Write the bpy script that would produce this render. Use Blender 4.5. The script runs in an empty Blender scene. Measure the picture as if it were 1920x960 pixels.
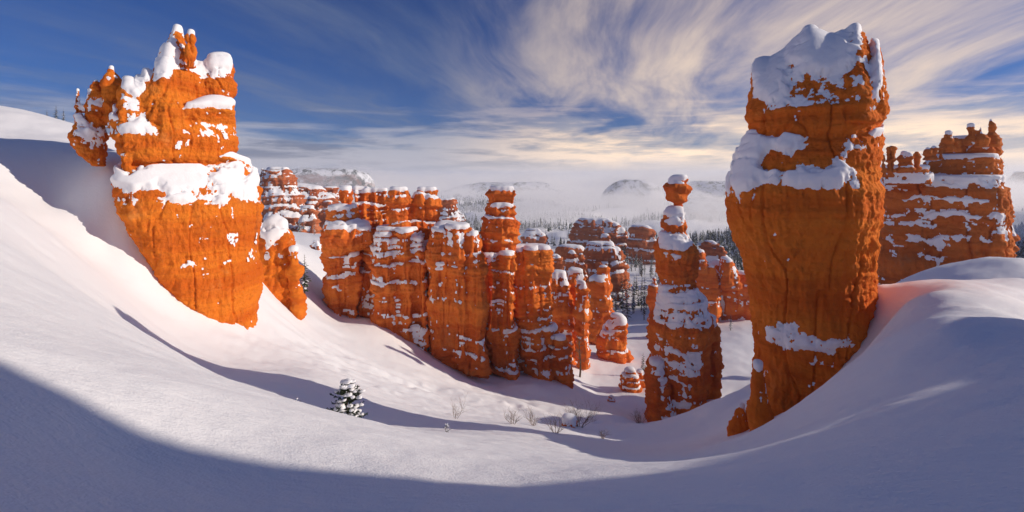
import bpy, math, random
import numpy as np
from mathutils import Vector

# ------------------------------------------------------------------ camera, sky, sun, exposure
S = bpy.context.scene
C = S.collection
F, HZ = 820.0, 330.0            # focal length in photo pixels, eye-level row of the photo
cam_d = bpy.data.cameras.new('camera')
cam = bpy.data.objects.new('camera', cam_d); C.objects.link(cam)
cam_d.sensor_width = 36.0
cam_d.lens = 36.0 * F / 1920.0
cam.rotation_euler = (math.pi / 2, 0, 0)
cam_d.shift_y = -(480.0 - HZ) / 1920.0
cam_d.clip_start, cam_d.clip_end = 0.05, 60000
S.camera = cam

SUN_AZ, SUN_EL = math.radians(92), math.radians(22)
SUN = Vector((math.sin(SUN_AZ) * math.cos(SUN_EL), math.cos(SUN_AZ) * math.cos(SUN_EL), math.sin(SUN_EL)))
sun_d = bpy.data.lights.new('sun', 'SUN'); sun = bpy.data.objects.new('sun', sun_d); C.objects.link(sun)
sun_d.energy, sun_d.angle, sun_d.color = 2.8, math.radians(0.5), (1.0, 0.86, 0.72)
sun.rotation_euler = (-SUN).to_track_quat('-Z', 'Y').to_euler()
S.view_settings.view_transform = 'Standard'
S.view_settings.look = 'None'
S.view_settings.exposure = 0.5
S.view_settings.gamma = 1.0
S.view_settings.use_curve_mapping = False
S.render.engine = 'CYCLES'
S.cycles.use_denoising = True
S.cycles.max_bounces = 8
S.cycles.diffuse_bounces = 5
S.cycles.volume_bounces = 5
S.cycles.volume_max_steps = 256
S.cycles.transparent_max_bounces = 16

world = bpy.data.worlds.new('World'); S.world = world
world.use_nodes = True


class NT:
    """short node helper"""
    def __init__(s, tree):
        s.t = tree; tree.nodes.clear()

    def n(s, typ, ins=None, **props):
        nd = s.t.nodes.new(typ)
        for k, v in props.items(): setattr(nd, k, v)
        for k, v in (ins or {}).items():
            if hasattr(v, 'is_linked'): s.t.links.new(v, nd.inputs[k])
            else: nd.inputs[k].default_value = v
        return nd

    def m(s, op, a, b=0.0, c=0.0, clamp=False):
        nd = s.n('ShaderNodeMath', {0: a, 1: b, 2: c}, operation=op); nd.use_clamp = clamp
        return nd.outputs[0]

    def v(s, op, a, b=(0, 0, 0)):
        nd = s.n('ShaderNodeVectorMath', {0: a, 1: b}, operation=op)
        return nd.outputs[1] if op in ('DOT_PRODUCT', 'LENGTH') else nd.outputs[0]

    def xyz(s, x, y, z): return s.n('ShaderNodeCombineXYZ', {0: x, 1: y, 2: z}).outputs[0]

    def sep(s, v): return s.n('ShaderNodeSeparateXYZ', {0: v}).outputs

    def noise(s, v, scale, detail=5.0, rough=0.55, dist=0.0, lac=2.0):
        nd = s.n('ShaderNodeTexNoise', {'Vector': v, 'Scale': scale, 'Detail': detail, 'Roughness': rough, 'Distortion': dist, 'Lacunarity': lac})
        return nd.outputs[0]

    def mr(s, x, a, b, c=0.0, d=1.0, interp='SMOOTHSTEP'):
        nd = s.n('ShaderNodeMapRange', {0: x, 1: a, 2: b, 3: c, 4: d}, interpolation_type=interp)
        return nd.outputs[0]

    def mix(s, fac, a, b, blend='MIX'):
        nd = s.n('ShaderNodeMix', data_type='RGBA', blend_type=blend)
        for idx, val in ((0, fac), (6, a), (7, b)):
            if hasattr(val, 'is_linked'): s.t.links.new(val, nd.inputs[idx])
            else: nd.inputs[idx].default_value = val if idx == 0 else (*val, 1.0)[:4]
        return nd.outputs[2]

    def link(s, a, b): s.t.links.new(a, b)


def build_world():
    w = NT(world.node_tree)
    sky = w.n('ShaderNodeTexSky', sky_type='NISHITA', sun_disc=False, sun_elevation=SUN_EL, sun_rotation=SUN_AZ)
    sky.air_density, sky.dust_density, sky.ozone_density = 1.0, 0.4, 2.5
    d = w.n('ShaderNodeTexCoord').outputs['Generated']
    x, y, z = w.sep(d)
    blue = w.mix(1.0, sky.outputs[0], (0.05, 0.185, 0.45), 'MULTIPLY')
    zc = w.m('MAXIMUM', z, 0.0)
    q = w.m('ADD', zc, 0.10)
    u, v = w.m('DIVIDE', x, q), w.m('DIVIDE', y, q)
    # warp
    wp = w.n('ShaderNodeTexNoise', {'Vector': w.xyz(u, v, 0.0), 'Scale': 0.35, 'Detail': 2.0})
    wv = w.v('SUBTRACT', wp.outputs[1], (0.5, 0.5, 0.5))
    wx, wy, wz = w.sep(wv)
    uu, vv = w.m('ADD', u, w.m('MULTIPLY', wx, 1.1)), w.m('ADD', v, w.m('MULTIPLY', wy, 1.1))
    # high cirrus: streaks stretched along the view axis, fanning out over the viewer
    a = math.radians(14)
    s_ = w.m('SUBTRACT', w.m('MULTIPLY', uu, math.cos(a)), w.m('MULTIPLY', vv, math.sin(a)))
    t_ = w.m('ADD', w.m('MULTIPLY', uu, math.sin(a)), w.m('MULTIPLY', vv, math.cos(a)))
    c1 = w.noise(w.xyz(w.m('MULTIPLY', s_, 2.0), w.m('MULTIPLY', t_, 0.50), 3.7), 1.0, 10.0, 0.62, 0.35)
    az = w.m('ARCTAN2', x, y)
    cover = w.mr(az, -0.6, 0.35, -0.05, 0.09)
    cov_n = w.noise(w.xyz(u, v, 9.0), 0.5, 3.0, 0.5)
    c1b = w.m('ADD', w.m('ADD', c1, cover), w.m('MULTIPLY', w.m('SUBTRACT', cov_n, 0.5), 0.5))
    m1 = w.m('MULTIPLY', w.mr(c1b, 0.38, 0.90), 0.82)
    # colour of cirrus: light that comes through near the sun side is warm, far side grey-violet
    glow = w.v('DOT_PRODUCT', d, tuple(Vector((0.50, 0.84, 0.16)).normalized()))
    g = w.mr(glow, 0.72, 1.0)
    ccol = w.mix(g, (1.1, 1.4, 2.15), (6.9, 5.4, 4.1))
    s1 = w.mix(m1, blue, ccol)
    # low stratus decks near the horizon: long flat bars
    zz = w.m('MULTIPLY', z, 26.0)
    c2 = w.noise(w.xyz(w.m('MULTIPLY', az, 3.2), zz, 1.3), 1.0, 7.0, 0.58, 0.3)
    band = w.m('MULTIPLY', w.mr(z, -0.03, 0.03), w.mr(z, 0.21, 0.02))
    m2 = w.m('MULTIPLY', w.mr(w.m('ADD', c2, w.m('MULTIPLY', band, 0.26)), 0.56, 0.74), band, clamp=True)
    c3 = w.noise(w.xyz(w.m('MULTIPLY', az, 5.0), w.m('MULTIPLY', z, 40.0), 8.3), 1.0, 8.0, 0.6, 0.2)
    dark = w.mix(g, (0.95, 1.15, 1.8), (4.2, 3.8, 3.7))
    lit = w.mix(g, (3.2, 3.2, 3.7), (10.4, 7.6, 5.0))
    lowc = w.mix(w.mr(c3, 0.38, 0.56), dark, lit)
    s2 = w.mix(m2, s1, lowc)
    # a thin bright line of far cloud right on the horizon
    hz = w.m('MULTIPLY', w.mr(z, 0.05, 0.0), 0.75)
    s3 = w.mix(hz, s2, w.mix(g, (3.2, 3.1, 3.4), (9.2, 7.1, 5.2)))
    bg = w.n('ShaderNodeBackground', {0: s3, 1: 0.1})
    out = w.n('ShaderNodeOutputWorld', {0: bg.outputs[0]})


build_world()

# ------------------------------------------------------------------ numbers: noise
RS = np.random.RandomState(7)
PERM = np.concatenate([RS.permutation(256)] * 3).astype(np.int64)
GR = RS.normal(size=(256, 3)); GR /= np.linalg.norm(GR, axis=1)[:, None]


def perlin(p):
    p = np.asarray(p, dtype=np.float64)
    i = np.floor(p).astype(np.int64); f = p - i; i &= 255
    w = f * f * f * (f * (f * 6 - 15) + 10)
    X, Y, Z = i[:, 0], i[:, 1], i[:, 2]
    out = 0
    for dx in (0, 1):
        wx = w[:, 0] if dx else 1 - w[:, 0]
        a = PERM[(X + dx) & 255]
        for dy in (0, 1):
            wy = w[:, 1] if dy else 1 - w[:, 1]
            b = PERM[(a + Y + dy) & 255]
            for dz in (0, 1):
                wz = w[:, 2] if dz else 1 - w[:, 2]
                g = GR[PERM[(b + Z + dz) & 255]]
                out = out + wx * wy * wz * (g[:, 0] * (f[:, 0] - dx) + g[:, 1] * (f[:, 1] - dy) + g[:, 2] * (f[:, 2] - dz))
    return out * 1.6


def fbm(p, octs=4, gain=0.5, seed=0.0):
    p = np.asarray(p) + np.array([seed * 17.13, seed * 7.77, seed * 3.31])
    o, a = 0, 1.0
    for _ in range(octs):
        o = o + a * perlin(p); p = p * 2.03 + 11.7; a *= gain
    return o


def sstep(a, b, x):
    t = np.clip((x - a) / (b - a), 0, 1); return t * t * (3 - 2 * t)


def P(px, py, D): return np.array(((px - 960) / F * D, D, (HZ - py) / F * D))


# ------------------------------------------------------------------ object helpers
def link_mesh(name, verts, faces, mat, parent=None, smooth=True):
    me = bpy.data.meshes.new(name)
    verts = np.asarray(verts, dtype=np.float32)
    if isinstance(faces, np.ndarray):
        k = faces.shape[1]
        me.vertices.add(len(verts)); me.vertices.foreach_set('co', verts.ravel())
        me.loops.add(faces.size); me.loops.foreach_set('vertex_index', faces.ravel().astype(np.int32))
        me.polygons.add(len(faces)); me.polygons.foreach_set('loop_start', np.arange(0, faces.size, k, dtype=np.int32))
        me.update(calc_edges=True)
    else:
        me.from_pydata([tuple(v) for v in verts], [], [list(f) for f in faces])
    me.polygons.foreach_set('use_smooth', np.full(len(me.polygons), smooth))
    me.materials.append(mat)
    o = bpy.data.objects.new(name, me); C.objects.link(o)
    if parent is not None: o.parent = parent
    return o


def tag(o, label=None, cat=None, group=None, kind=None):
    if label: o['label'] = label
    if cat: o['category'] = cat
    if group: o['group'] = group
    if kind: o['kind'] = kind
    return o


def empty(name, loc, rz=0.0, sc=1.0):
    o = bpy.data.objects.new(name, None); C.objects.link(o)
    o.location = tuple(loc); o.rotation_euler = (0, 0, rz); o.scale = (sc, sc, sc)
    o.empty_display_size = 0.2
    return o


def copy_tree(o, parent=None):
    c = o.copy(); C.objects.link(c)
    if parent is not None: c.parent = parent
    for ch in KIDS.get(o.name, ()): copy_tree(ch, c)
    return c


KIDS = {}


# ------------------------------------------------------------------ materials
def mat(name):
    m = bpy.data.materials.new(name); m.use_nodes = True
    return m, NT(m.node_tree)


def principled(n, col, rough, bump=None, **kw):
    b = n.n('ShaderNodeBsdfPrincipled', {'Roughness': rough})
    for k, v in dict(kw).items(): b.inputs[k].default_value = v
    if hasattr(col, 'is_linked'): n.link(col, b.inputs['Base Color'])
    else: b.inputs['Base Color'].default_value = (*col, 1)
    if bump is not None: n.link(bump, b.inputs['Normal'])
    n.n('ShaderNodeOutputMaterial', {0: b.outputs[0]})
    return b


def make_snow(name, s1, s2, st=0.5, dist=0.03, grain=0.0):
    m, n = mat(name)
    pos = n.n('ShaderNodeNewGeometry').outputs['Position']
    a = n.noise(pos, s1, 4.0, 0.6)
    b = n.noise(n.v('MULTIPLY', pos, (1.0, 2.4, 1.0)), s2, 3.0, 0.6)
    h = n.m('ADD', n.m('MULTIPLY', a, 1.0), n.m('MULTIPLY', b, 0.45))
    if grain:
        c = n.noise(pos, grain, 2.0, 0.6)
        h = n.m('ADD', h, n.m('MULTIPLY', c, 0.22))
    bp = n.n('ShaderNodeBump', {'Height': h, 'Strength': st, 'Distance': dist})
    col = n.mix(n.noise(pos, 0.15, 2.0), (0.86, 0.875, 0.90), (0.90, 0.90, 0.905))
    principled(n, col, 0.75, bp.outputs[0], **{'Specular IOR Level': 0.25})
    return m


M_SNOW = make_snow('snow_ground', 1.6, 9.0, 0.55, 0.05, 55.0)
M_CAP = make_snow('snow_cap', 1.2, 6.0, 0.45, 0.08)


def make_rock(name, c_hi, c_lo, c_pale, c_dark, scale, band=0.9, band_amt=0.55, bump=0.25):
    m, n = mat(name)
    pos = n.n('ShaderNodeNewGeometry').outputs['Position']
    x, y, z = n.sep(pos)
    wob = n.noise(pos, 0.25 * scale, 3.0)
    zb = n.m('ADD', n.m('MULTIPLY', z, band), n.m('MULTIPLY', wob, 1.6))
    strata = n.noise(n.xyz(n.m('MULTIPLY', x, 0.04), n.m('MULTIPLY', y, 0.04), zb), 1.0, 6.0, 0.62)
    f1 = n.mr(strata, 0.36, 0.66)
    base = n.mix(f1, c_lo, c_hi)
    patch = n.noise(pos, 0.55 * scale, 6.0, 0.62, 0.4)
    base = n.mix(n.m('MULTIPLY', n.mr(patch, 0.56, 0.75), band_amt), base, c_pale)
    drip = n.noise(n.v('MULTIPLY', pos, (1.3 * scale, 1.3 * scale, 0.22 * scale)), 1.0, 6.0, 0.65)
    base = n.mix(n.m('MULTIPLY', n.mr(drip, 0.55, 0.78), 0.6), base, c_dark)
    st2 = n.noise(n.xyz(0.0, 0.0, zb), 2.7, 4.0, 0.6)
    base = n.mix(n.m('MULTIPLY', n.mr(st2, 0.6, 0.74), 0.35), base, c_dark)
    gr = n.noise(pos, 9.0 * scale, 5.0, 0.7)
    base = n.mix(n.mr(gr, 0.35, 0.7, 0.0, 0.35), base, c_lo)
    h1 = n.noise(n.v('MULTIPLY', pos, (1.0, 1.0, 0.6)), 3.2 * scale, 8.0, 0.68, 0.3)
    vor = n.n('ShaderNodeTexVoronoi', {'Vector': pos, 'Scale': 5.0 * scale}).outputs[0]
    h = n.m('ADD', h1, n.m('MULTIPLY', vor, 0.15))
    h = n.m('ADD', h, n.m('MULTIPLY', n.noise(n.v('MULTIPLY', pos, (1.0, 1.0, 0.45)), 11.0 * scale, 5.0, 0.7), 0.35))
    h = n.m('ADD', h, n.m('MULTIPLY', n.noise(n.xyz(n.m('MULTIPLY', x, 0.15 * scale), n.m('MULTIPLY', y, 0.15 * scale), n.m('MULTIPLY', zb, 2.2)), 1.0, 5.0, 0.65), 0.7))
    bp = n.n('ShaderNodeBump', {'Height': h, 'Strength': 0.9, 'Distance': bump / scale})
    principled(n, base, 0.9, bp.outputs[0], **{'Specular IOR Level': 0.12})
    return m


M_ROCK_L = make_rock('rock_left', (0.90, 0.26, 0.026), (0.70, 0.145, 0.015), (0.78, 0.31, 0.08), (0.36, 0.10, 0.03), 1.0)
M_ROCK_R = make_rock('rock_right', (0.95, 0.265, 0.034), (0.80, 0.165, 0.022), (0.90, 0.33, 0.08), (0.34, 0.09, 0.02), 1.0)
M_ROCK_M = make_rock('rock_mid', (0.92, 0.25, 0.04), (0.70, 0.13, 0.022), (0.64, 0.25, 0.085), (0.30, 0.065, 0.02), 0.55, 0.55)
M_ROCK_W = make_rock('rock_wall', (0.78, 0.22, 0.045), (0.62, 0.15, 0.03), (0.55, 0.26, 0.11), (0.26, 0.07, 0.025), 0.6, 0.6)
M_ROCK_F = make_rock('rock_far', (0.64, 0.20, 0.075), (0.48, 0.115, 0.04), (0.62, 0.42, 0.30), (0.28, 0.08, 0.035), 0.25, 0.5, 0.8)


def flat_mat(name, c, rough=0.9, var=0.4, sc=3.0):
    m, n = mat(name)
    pos = n.n('ShaderNodeNewGeometry').outputs['Position']
    k = n.noise(pos, sc, 4.0, 0.6)
    col = n.mix(n.mr(k, 0.3, 0.7), tuple(x * (1 - var) for x in c), tuple(min(1, x * (1 + var)) for x in c))
    principled(n, col, rough, **{'Specular IOR Level': 0.15})
    return m


M_NEEDLE = flat_mat('needles', (0.045, 0.062, 0.035))
M_BARK = flat_mat('bark', (0.10, 0.065, 0.045))
M_TWIG = flat_mat('twigs', (0.24, 0.17, 0.12))
M_TSNOW = flat_mat('tree_snow', (0.86, 0.87, 0.90), 0.8, 0.03)

# ------------------------------------------------------------------ ground: one sheet, solved through surveyed points
CP = []
for a in """
960 960 2.3|960 900 3.3|960 860 5|960 830 9|1000 815 14|1050 802 25|1080 790 40|1150 782 52|1260 802 57|1210 800 50
0 960 1.6|0 760 2.4|0 640 3.2|0 540 5|0 450 9|0 370 20|0 300 27|0 262 31|60 264 32|100 375 27.3|100 440 21|200 640 5|230 850 2.6|300 745 3.3|600 830 3.5|400 700 7|500 900 2.7|650 790 14|515 715 17|560 770 13
130 285 31|205 318 28.2|250 400 28|300 482 28|350 556 28|400 604 28|470 644 28.4|200 462 26.4|300 565 26|400 648 25.6|480 672 26|200 550 19|300 645 18|400 705 15
490 566 35|600 640 38|700 685 40|780 716 42|900 742 46|1040 768 50|700 740 24|850 780 26|600 700 24|950 775 36
560 578 46|600 592 55|640 602 62|700 604 62|800 662 62|910 718 62|970 705 66|1060 717 68
1110 700 85|1150 650 110|1087 664 95|1200 690 90|1180 737 72|1220 600 150|1400 600 130|1380 640 105|1360 700 78|1340 745 60|1120 740 72
1380 738 38|1300 792 35|1330 765 36|1240 832 28|1240 856 12|1440 804 14.5|1390 795 27|1350 830 14|1420 745 36
1640 640 14.5|1560 724 14.5|1500 765 14.5|1640 530 16|1700 600 11.5|1760 605 8.4|1850 580 9.6|1920 600 10|1920 680 6|1850 640 7.4|1920 960 2|1500 800 7.5|1300 862 5.5|1700 760 5|1920 519 17|1800 527 15.5|1665 545 16|1720 538 15|1700 565 12.7
1860 489 30|1920 480 30|1700 548 44|1880 505 48
""".replace('\n', '|').split('|'):
    if a.strip():
        q = [float(t) for t in a.split()]; CP.append(P(*q))
for w in [(0, -3, -1.5), (-8, -6, -0.5), (8, -6, -1.2), (-30, -15, 6), (30, -25, 2), (0, -40, 4), (-60, 25, 9), (-40, 34, 2.6), (-50, 45, 6.6),
          (-62, 47, 8.5), (-50, 70, 0), (-80, 90, -5), (14, 3, -4.6), (20, 12, -6.3), (25, 5, -6.5), (30, 60, -33), (60, 70, -30), (22, 24, -9), (22, 34, -13), (40, 30, -8),
          (-40, 100, -20), (0, 120, -42), (0, 200, -50), (60, 200, -54), (120, 150, -48), (120, 60, -20), (200, 150, -50), (-100, 200, -26), (-120, 260, -30), (-60, 260, -36),
          (0, 350, -55), (80, 400, -58), (250, 400, -70), (-250, 400, -20), (100, 20, -5), (-150, 60, 12)]:
    CP.append(np.array(w, float))
CP = np.array(CP)


def warp(x, y):
    r = np.hypot(x, y)
    return np.stack([1.6 * np.arctan2(x, y), np.log(np.maximum(r, 0.2))], 1), r


def kern(a, b):
    d2 = ((a[:, None, :] - b[None, :, :]) ** 2).sum(-1)
    return 0.5 * d2 * np.log(d2 + 1e-9)


_c, _r = warp(CP[:, 0], CP[:, 1])
_v = (CP[:, 2] + 1.7) / _r
n_ = len(CP)
A = np.zeros((n_ + 3, n_ + 3))
A[:n_, :n_] = kern(_c, _c) + np.eye(n_) * 0.002
A[:n_, n_] = A[n_, :n_] = 1
A[:n_, n_ + 1:] = _c; A[n_ + 1:, :n_] = _c.T
SOL = np.linalg.solve(A, np.concatenate([_v, [0, 0, 0]]))


_pr = np.random.RandomState(5)
PITS = []
for (ax, ay, bx, by, nn, sz) in [(-17, 33, -9, 27, 50, .30), (-13, 37, -3, 40, 45, .35), (-18, 30, -15, 20, 26, .22), (-10, 30, -2, 24, 30, .25), (-24, 22, -17, 17, 30, .2),
                                 (-8, 41, 3, 47, 40, .4), (-14, 24, -6, 18, 24, .2), (-3, 33, 5, 36, 26, .35), (2, 40, 12, 44, 40, .4)]:
    for i in range(nn):
        t = _pr.rand(); PITS.append((ax + (bx - ax) * t + _pr.normal() * .9, ay + (by - ay) * t + _pr.normal() * .9, sz * _pr.uniform(.5, 1.3), _pr.uniform(-.6, .45)))
PITS = np.array(PITS)


def ground(x, y, detail=True):
    x = np.asarray(x, float).ravel(); y = np.asarray(y, float).ravel()
    out = np.empty(len(x))
    for s in range(0, len(x), 20000):
        xs, ys = x[s:s + 20000], y[s:s + 20000]
        w, r = warp(xs, ys)
        q = kern(w, _c) @ SOL[:n_] + SOL[n_] + w @ SOL[n_ + 1:]
        zn = q * r - 1.7
        p3 = np.stack([xs, ys, 0 * xs], 1)
        zf = -62 + 0.01 * np.clip(-xs, -2000, 4000) + 16 * fbm(p3 / 170, 5, 0.52, 3) - 0.012 * np.clip(ys - 500, 0, 3500)
        k = sstep(220, 480, r)
        z = zn * (1 - k) + zf * k
        if detail:
            g = sstep(1.5, 14, r)
            z = z + 135 * sstep(0, 150, xs - (1.25 * ys + 40)) * sstep(85, 150, ys) * (1 - sstep(420, 560, ys)) * (1 - sstep(1200, 1600, xs)) * (1 + 0.25 * fbm(p3 / 90, 3, 0.5, 21))  # hill added out of view on the right to put the valley in shade
            z = z + 0.05 * g * fbm(p3 / 1.7, 3, 0.5, 1) + 0.22 * sstep(6, 40, r) * fbm(p3 / 7.0, 3, 0.5, 2) + 0.012 * fbm(p3 / 0.45, 2, 0.5, 5)
            # slid, lumpy snow below the spires and on the facing slope
            sl = np.exp(-(((xs + 11) / 9) ** 2 + ((ys - 34) / 9) ** 2) ** 2)
            rot = np.stack([(xs * 0.75 + ys * 0.1) / 4.2, (ys - xs * 0.2) / 1.3, 0 * xs], 1)
            z = z + sl * (0.30 * fbm(rot, 4, 0.55, 8))
            near = (r > 14) & (r < 60) & (xs > -32) & (xs < 18)
            if near.any():
                dx = xs[near][:, None] - PITS[None, :, 0]; dy = ys[near][:, None] - PITS[None, :, 1]
                z[near] += (PITS[:, 2] * PITS[:, 3] * np.exp(-(dx * dx + dy * dy) / (PITS[:, 2] ** 2))).sum(1)
            # wind ripples across the near slopes
            rip = fbm(np.stack([(xs * 0.9 + ys * 0.3) / 2.6, (ys * 0.9 - xs * 0.35) / 0.55, 0 * xs], 1), 3, 0.5, 14)
            z = z + 0.022 * sstep(2.0, 8, r) * (1 - sstep(40, 90, r)) * rip
            va = np.exp(-(((xs - 12) / 22) ** 2 + ((ys - 55) / 18) ** 2) ** 2)
            z = z + va * 0.7 * np.abs(fbm(p3 / 6.5, 3, 0.45, 9))
        out[s:s + 20000] = z
    return out


def gz(x, y): return float(ground([x], [y])[0])


def build_ground():
    az = np.concatenate([np.linspace(-180, -64, 70, endpoint=False), np.linspace(-64, 64, 660, endpoint=False), np.linspace(64, 180, 71)])
    az = np.radians(az)
    r = np.concatenate([[0.02], np.geomspace(0.3, 150, 480), np.geomspace(151, 14000, 170)])
    A_, R_ = np.meshgrid(az, r)
    x, y = (R_ * np.sin(A_)).ravel(), (R_ * np.cos(A_)).ravel()
    z = ground(x, y)
    z[:len(az)] = z[:len(az)].mean()
    na, nr = len(az), len(r)
    i, j = np.meshgrid(np.arange(nr - 1), np.arange(na - 1), indexing='ij')
    a = (i * na + j).ravel()
    f = np.stack([a, a + 1, a + na + 1, a + na], 1)
    o = link_mesh('snow_ground', np.stack([x, y, z], 1), f, M_SNOW)
    tag(o, kind='structure')


build_ground()


# ------------------------------------------------------------------ rock builder
def loft(rows, D, hd=0.8, dD=0.0, ex=2.5, tilt=0.0, axis=960.0, seg=40, dmin=0.0, dmax=99.0):
    """closed solid whose outline at depth D passes rows of (py, px_left, px_right)"""
    rows = sorted(rows)
    dep = [r[3] if len(r) > 3 else None for r in rows]
    rows = np.array([r[:3] for r in rows], float)
    dep = np.array([q if q is not None else min(max((r[2] - r[1]) / 2 * D / F * hd, dmin), dmax) for q, r in zip(dep, rows)])
    y0, y1 = rows[0, 0], rows[-1, 0]
    m = max(6, int((y1 - y0) / 3.0))
    yy = np.linspace(y0, y1, m)
    DP = np.interp(yy, rows[:, 0], dep)
    L = np.interp(yy, rows[:, 0], rows[:, 1]); R = np.interp(yy, rows[:, 0], rows[:, 2])
    D = D + dD
    k = D / F
    th = np.linspace(0, 2 * np.pi, seg, endpoint=False)
    cx = np.sign(np.cos(th)) * np.abs(np.cos(th)) ** (2 / ex)
    cy = np.sign(np.sin(th)) * np.abs(np.sin(th)) ** (2 / ex)
    vs, fs = [], []
    for i in range(m):
        cc = np.array(((L[i] + R[i]) / 2 - 960, F)) / F * D
        rad = cc / np.linalg.norm(cc); lat = np.array((rad[1], -rad[0]))
        ends = []
        for e in (L[i], R[i]):
            q = (e - 960) / F; ends.append((q * cc[1] - cc[0]) / (lat[0] - q * lat[1]))
        mid, h = sum(ends) / 2, 0.985 * (ends[1] - ends[0]) / 2
        o_ = mid + h * cx
        X = cc[0] + lat[0] * o_ + rad[0] * DP[i] * cy
        Y = cc[1] + lat[1] * o_ + rad[1] * DP[i] * cy
        if tilt:
            g = 1 + tilt * (X - (axis - 960) * k) / D
            X, Y = X * g, Y * g
            Z = (HZ - yy[i]) * k * g
        else: Z = np.full(seg, (HZ - yy[i]) * k)
        vs.append(np.stack([X, Y, Z], 1))
    vs = np.concatenate(vs)
    for i in range(m - 1):
        for j in range(seg):
            a, b = i * seg + j, i * seg + (j + 1) % seg
            fs.append((a, a + seg, b + seg, b))
    n = len(vs)
    vs = np.concatenate([vs, [vs[:seg].mean(0)], [vs[-seg:].mean(0)]])
    for j in range(seg):
        fs.append((n, j, (j + 1) % seg)); fs.append((n + 1, n - seg + (j + 1) % seg, n - seg + j))
    return vs, fs


def ridge(prof, D, hd=2.0, dD=0.0, ex=1.8, tilt=0.0, axis=960.0, seg=28, step=2.0):
    """closed crest whose skyline passes prof of (px, py_top, py_bottom[, half depth in metres])"""
    pr = np.array([tuple(p) + ((hd,) if len(p) < 4 else ()) for p in prof], float)
    D = D + dD; k = D / F
    xs = np.linspace(pr[0, 0], pr[-1, 0], int((pr[-1, 0] - pr[0, 0]) / step) + 2)
    T, B, W = (np.interp(xs, pr[:, 0], pr[:, i]) for i in (1, 2, 3))
    th = np.linspace(0, np.pi, seg)
    cy = np.sign(np.cos(th)) * np.abs(np.cos(th)) ** (2 / ex); cz = np.abs(np.sin(th)) ** (2 / ex)
    cen = np.array(((pr[0, 0] + pr[-1, 0]) / 2 - 960, F)); cen = cen / np.linalg.norm(cen); lat = np.array((cen[1], -cen[0])); c0 = cen / cen[1] * D
    vs = []
    for x, t, b, w in zip(xs, T, B, W):
        q = (x - 960) / F; o = (q * c0[1] - c0[0]) / (lat[0] - q * lat[1])
        X = c0[0] + lat[0] * o + cen[0] * w * cy; Y = c0[1] + lat[1] * o + cen[1] * w * cy
        kz = (c0[1] + lat[1] * o) / F; Z = (HZ - b) * kz + (b - t) * kz * cz
        if tilt:
            g = 1 + tilt * (X - (axis - 960) * k) / D; X, Y, Z = X * g, Y * g, Z * g
        vs.append(np.stack([X, Y, Z], 1))
    n = len(xs); vs = np.concatenate(vs); fs = []
    for i in range(n - 1):
        for j in range(seg):
            a, b = i * seg + j, i * seg + (j + 1) % seg
            fs.append((a, b, b + seg, a + seg))
    fs.append(tuple(range(seg - 1, -1, -1))); fs.append(tuple((n - 1) * seg + j for j in range(seg)))
    return vs, fs


def remeshed(lumps, vox):
    V, Fc, off = [], [], 0
    for v, f in lumps:
        V.append(v); Fc += [tuple(q + off for q in t) for t in f]; off += len(v)
    me = bpy.data.meshes.new('tmp'); me.from_pydata([tuple(a) for a in np.concatenate(V)], [], Fc)
    o = bpy.data.objects.new('tmp', me); C.objects.link(o)
    md = o.modifiers.new('r', 'REMESH'); md.mode = 'VOXEL'; md.voxel_size = vox; md.adaptivity = 0.0
    dg = bpy.context.evaluated_depsgraph_get(); dg.update()
    r = bpy.data.meshes.new_from_object(o.evaluated_get(dg))
    bpy.data.objects.remove(o); bpy.data.meshes.remove(me)
    n = len(r.vertices)
    co = np.empty(n * 3, np.float32); r.vertices.foreach_get('co', co)
    k = len(r.polygons)
    lt = np.empty(k, np.int32); r.polygons.foreach_get('loop_total', lt)
    vi = np.empty(len(r.loops), np.int32); r.loops.foreach_get('vertex_index', vi)
    assert (lt == 4).all()
    bpy.data.meshes.remove(r)
    return co.reshape(-1, 3).astype(float), vi.reshape(-1, 4)


def vnormals(co, f):
    fn = np.cross(co[f[:, 2]] - co[f[:, 0]], co[f[:, 3]] - co[f[:, 1]])
    vn = np.zeros_like(co)
    for c in range(4):
        for a in range(3): vn[:, a] += np.bincount(f[:, c], weights=fn[:, a], minlength=len(co))
    return vn / (np.linalg.norm(vn, axis=1)[:, None] + 1e-12)


def smooth(val, f, it):
    for _ in range(it):
        s = np.zeros_like(val); cnt = np.zeros(len(val))
        for c in range(4):
            for e in (1, 3):
                src = val[f[:, (c + e) % 4]]
                if val.ndim == 1: s += np.bincount(f[:, c], weights=src, minlength=len(val))
                else:
                    for a in range(val.shape[1]): s[:, a] += np.bincount(f[:, c], weights=src[:, a], minlength=len(val))
                cnt += np.bincount(f[:, c], minlength=len(val))
        cnt = np.maximum(cnt, 1)
        val = 0.5 * val + 0.5 * (s / (cnt if val.ndim == 1 else cnt[:, None]))
    return val


SEED = [0]


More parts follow.
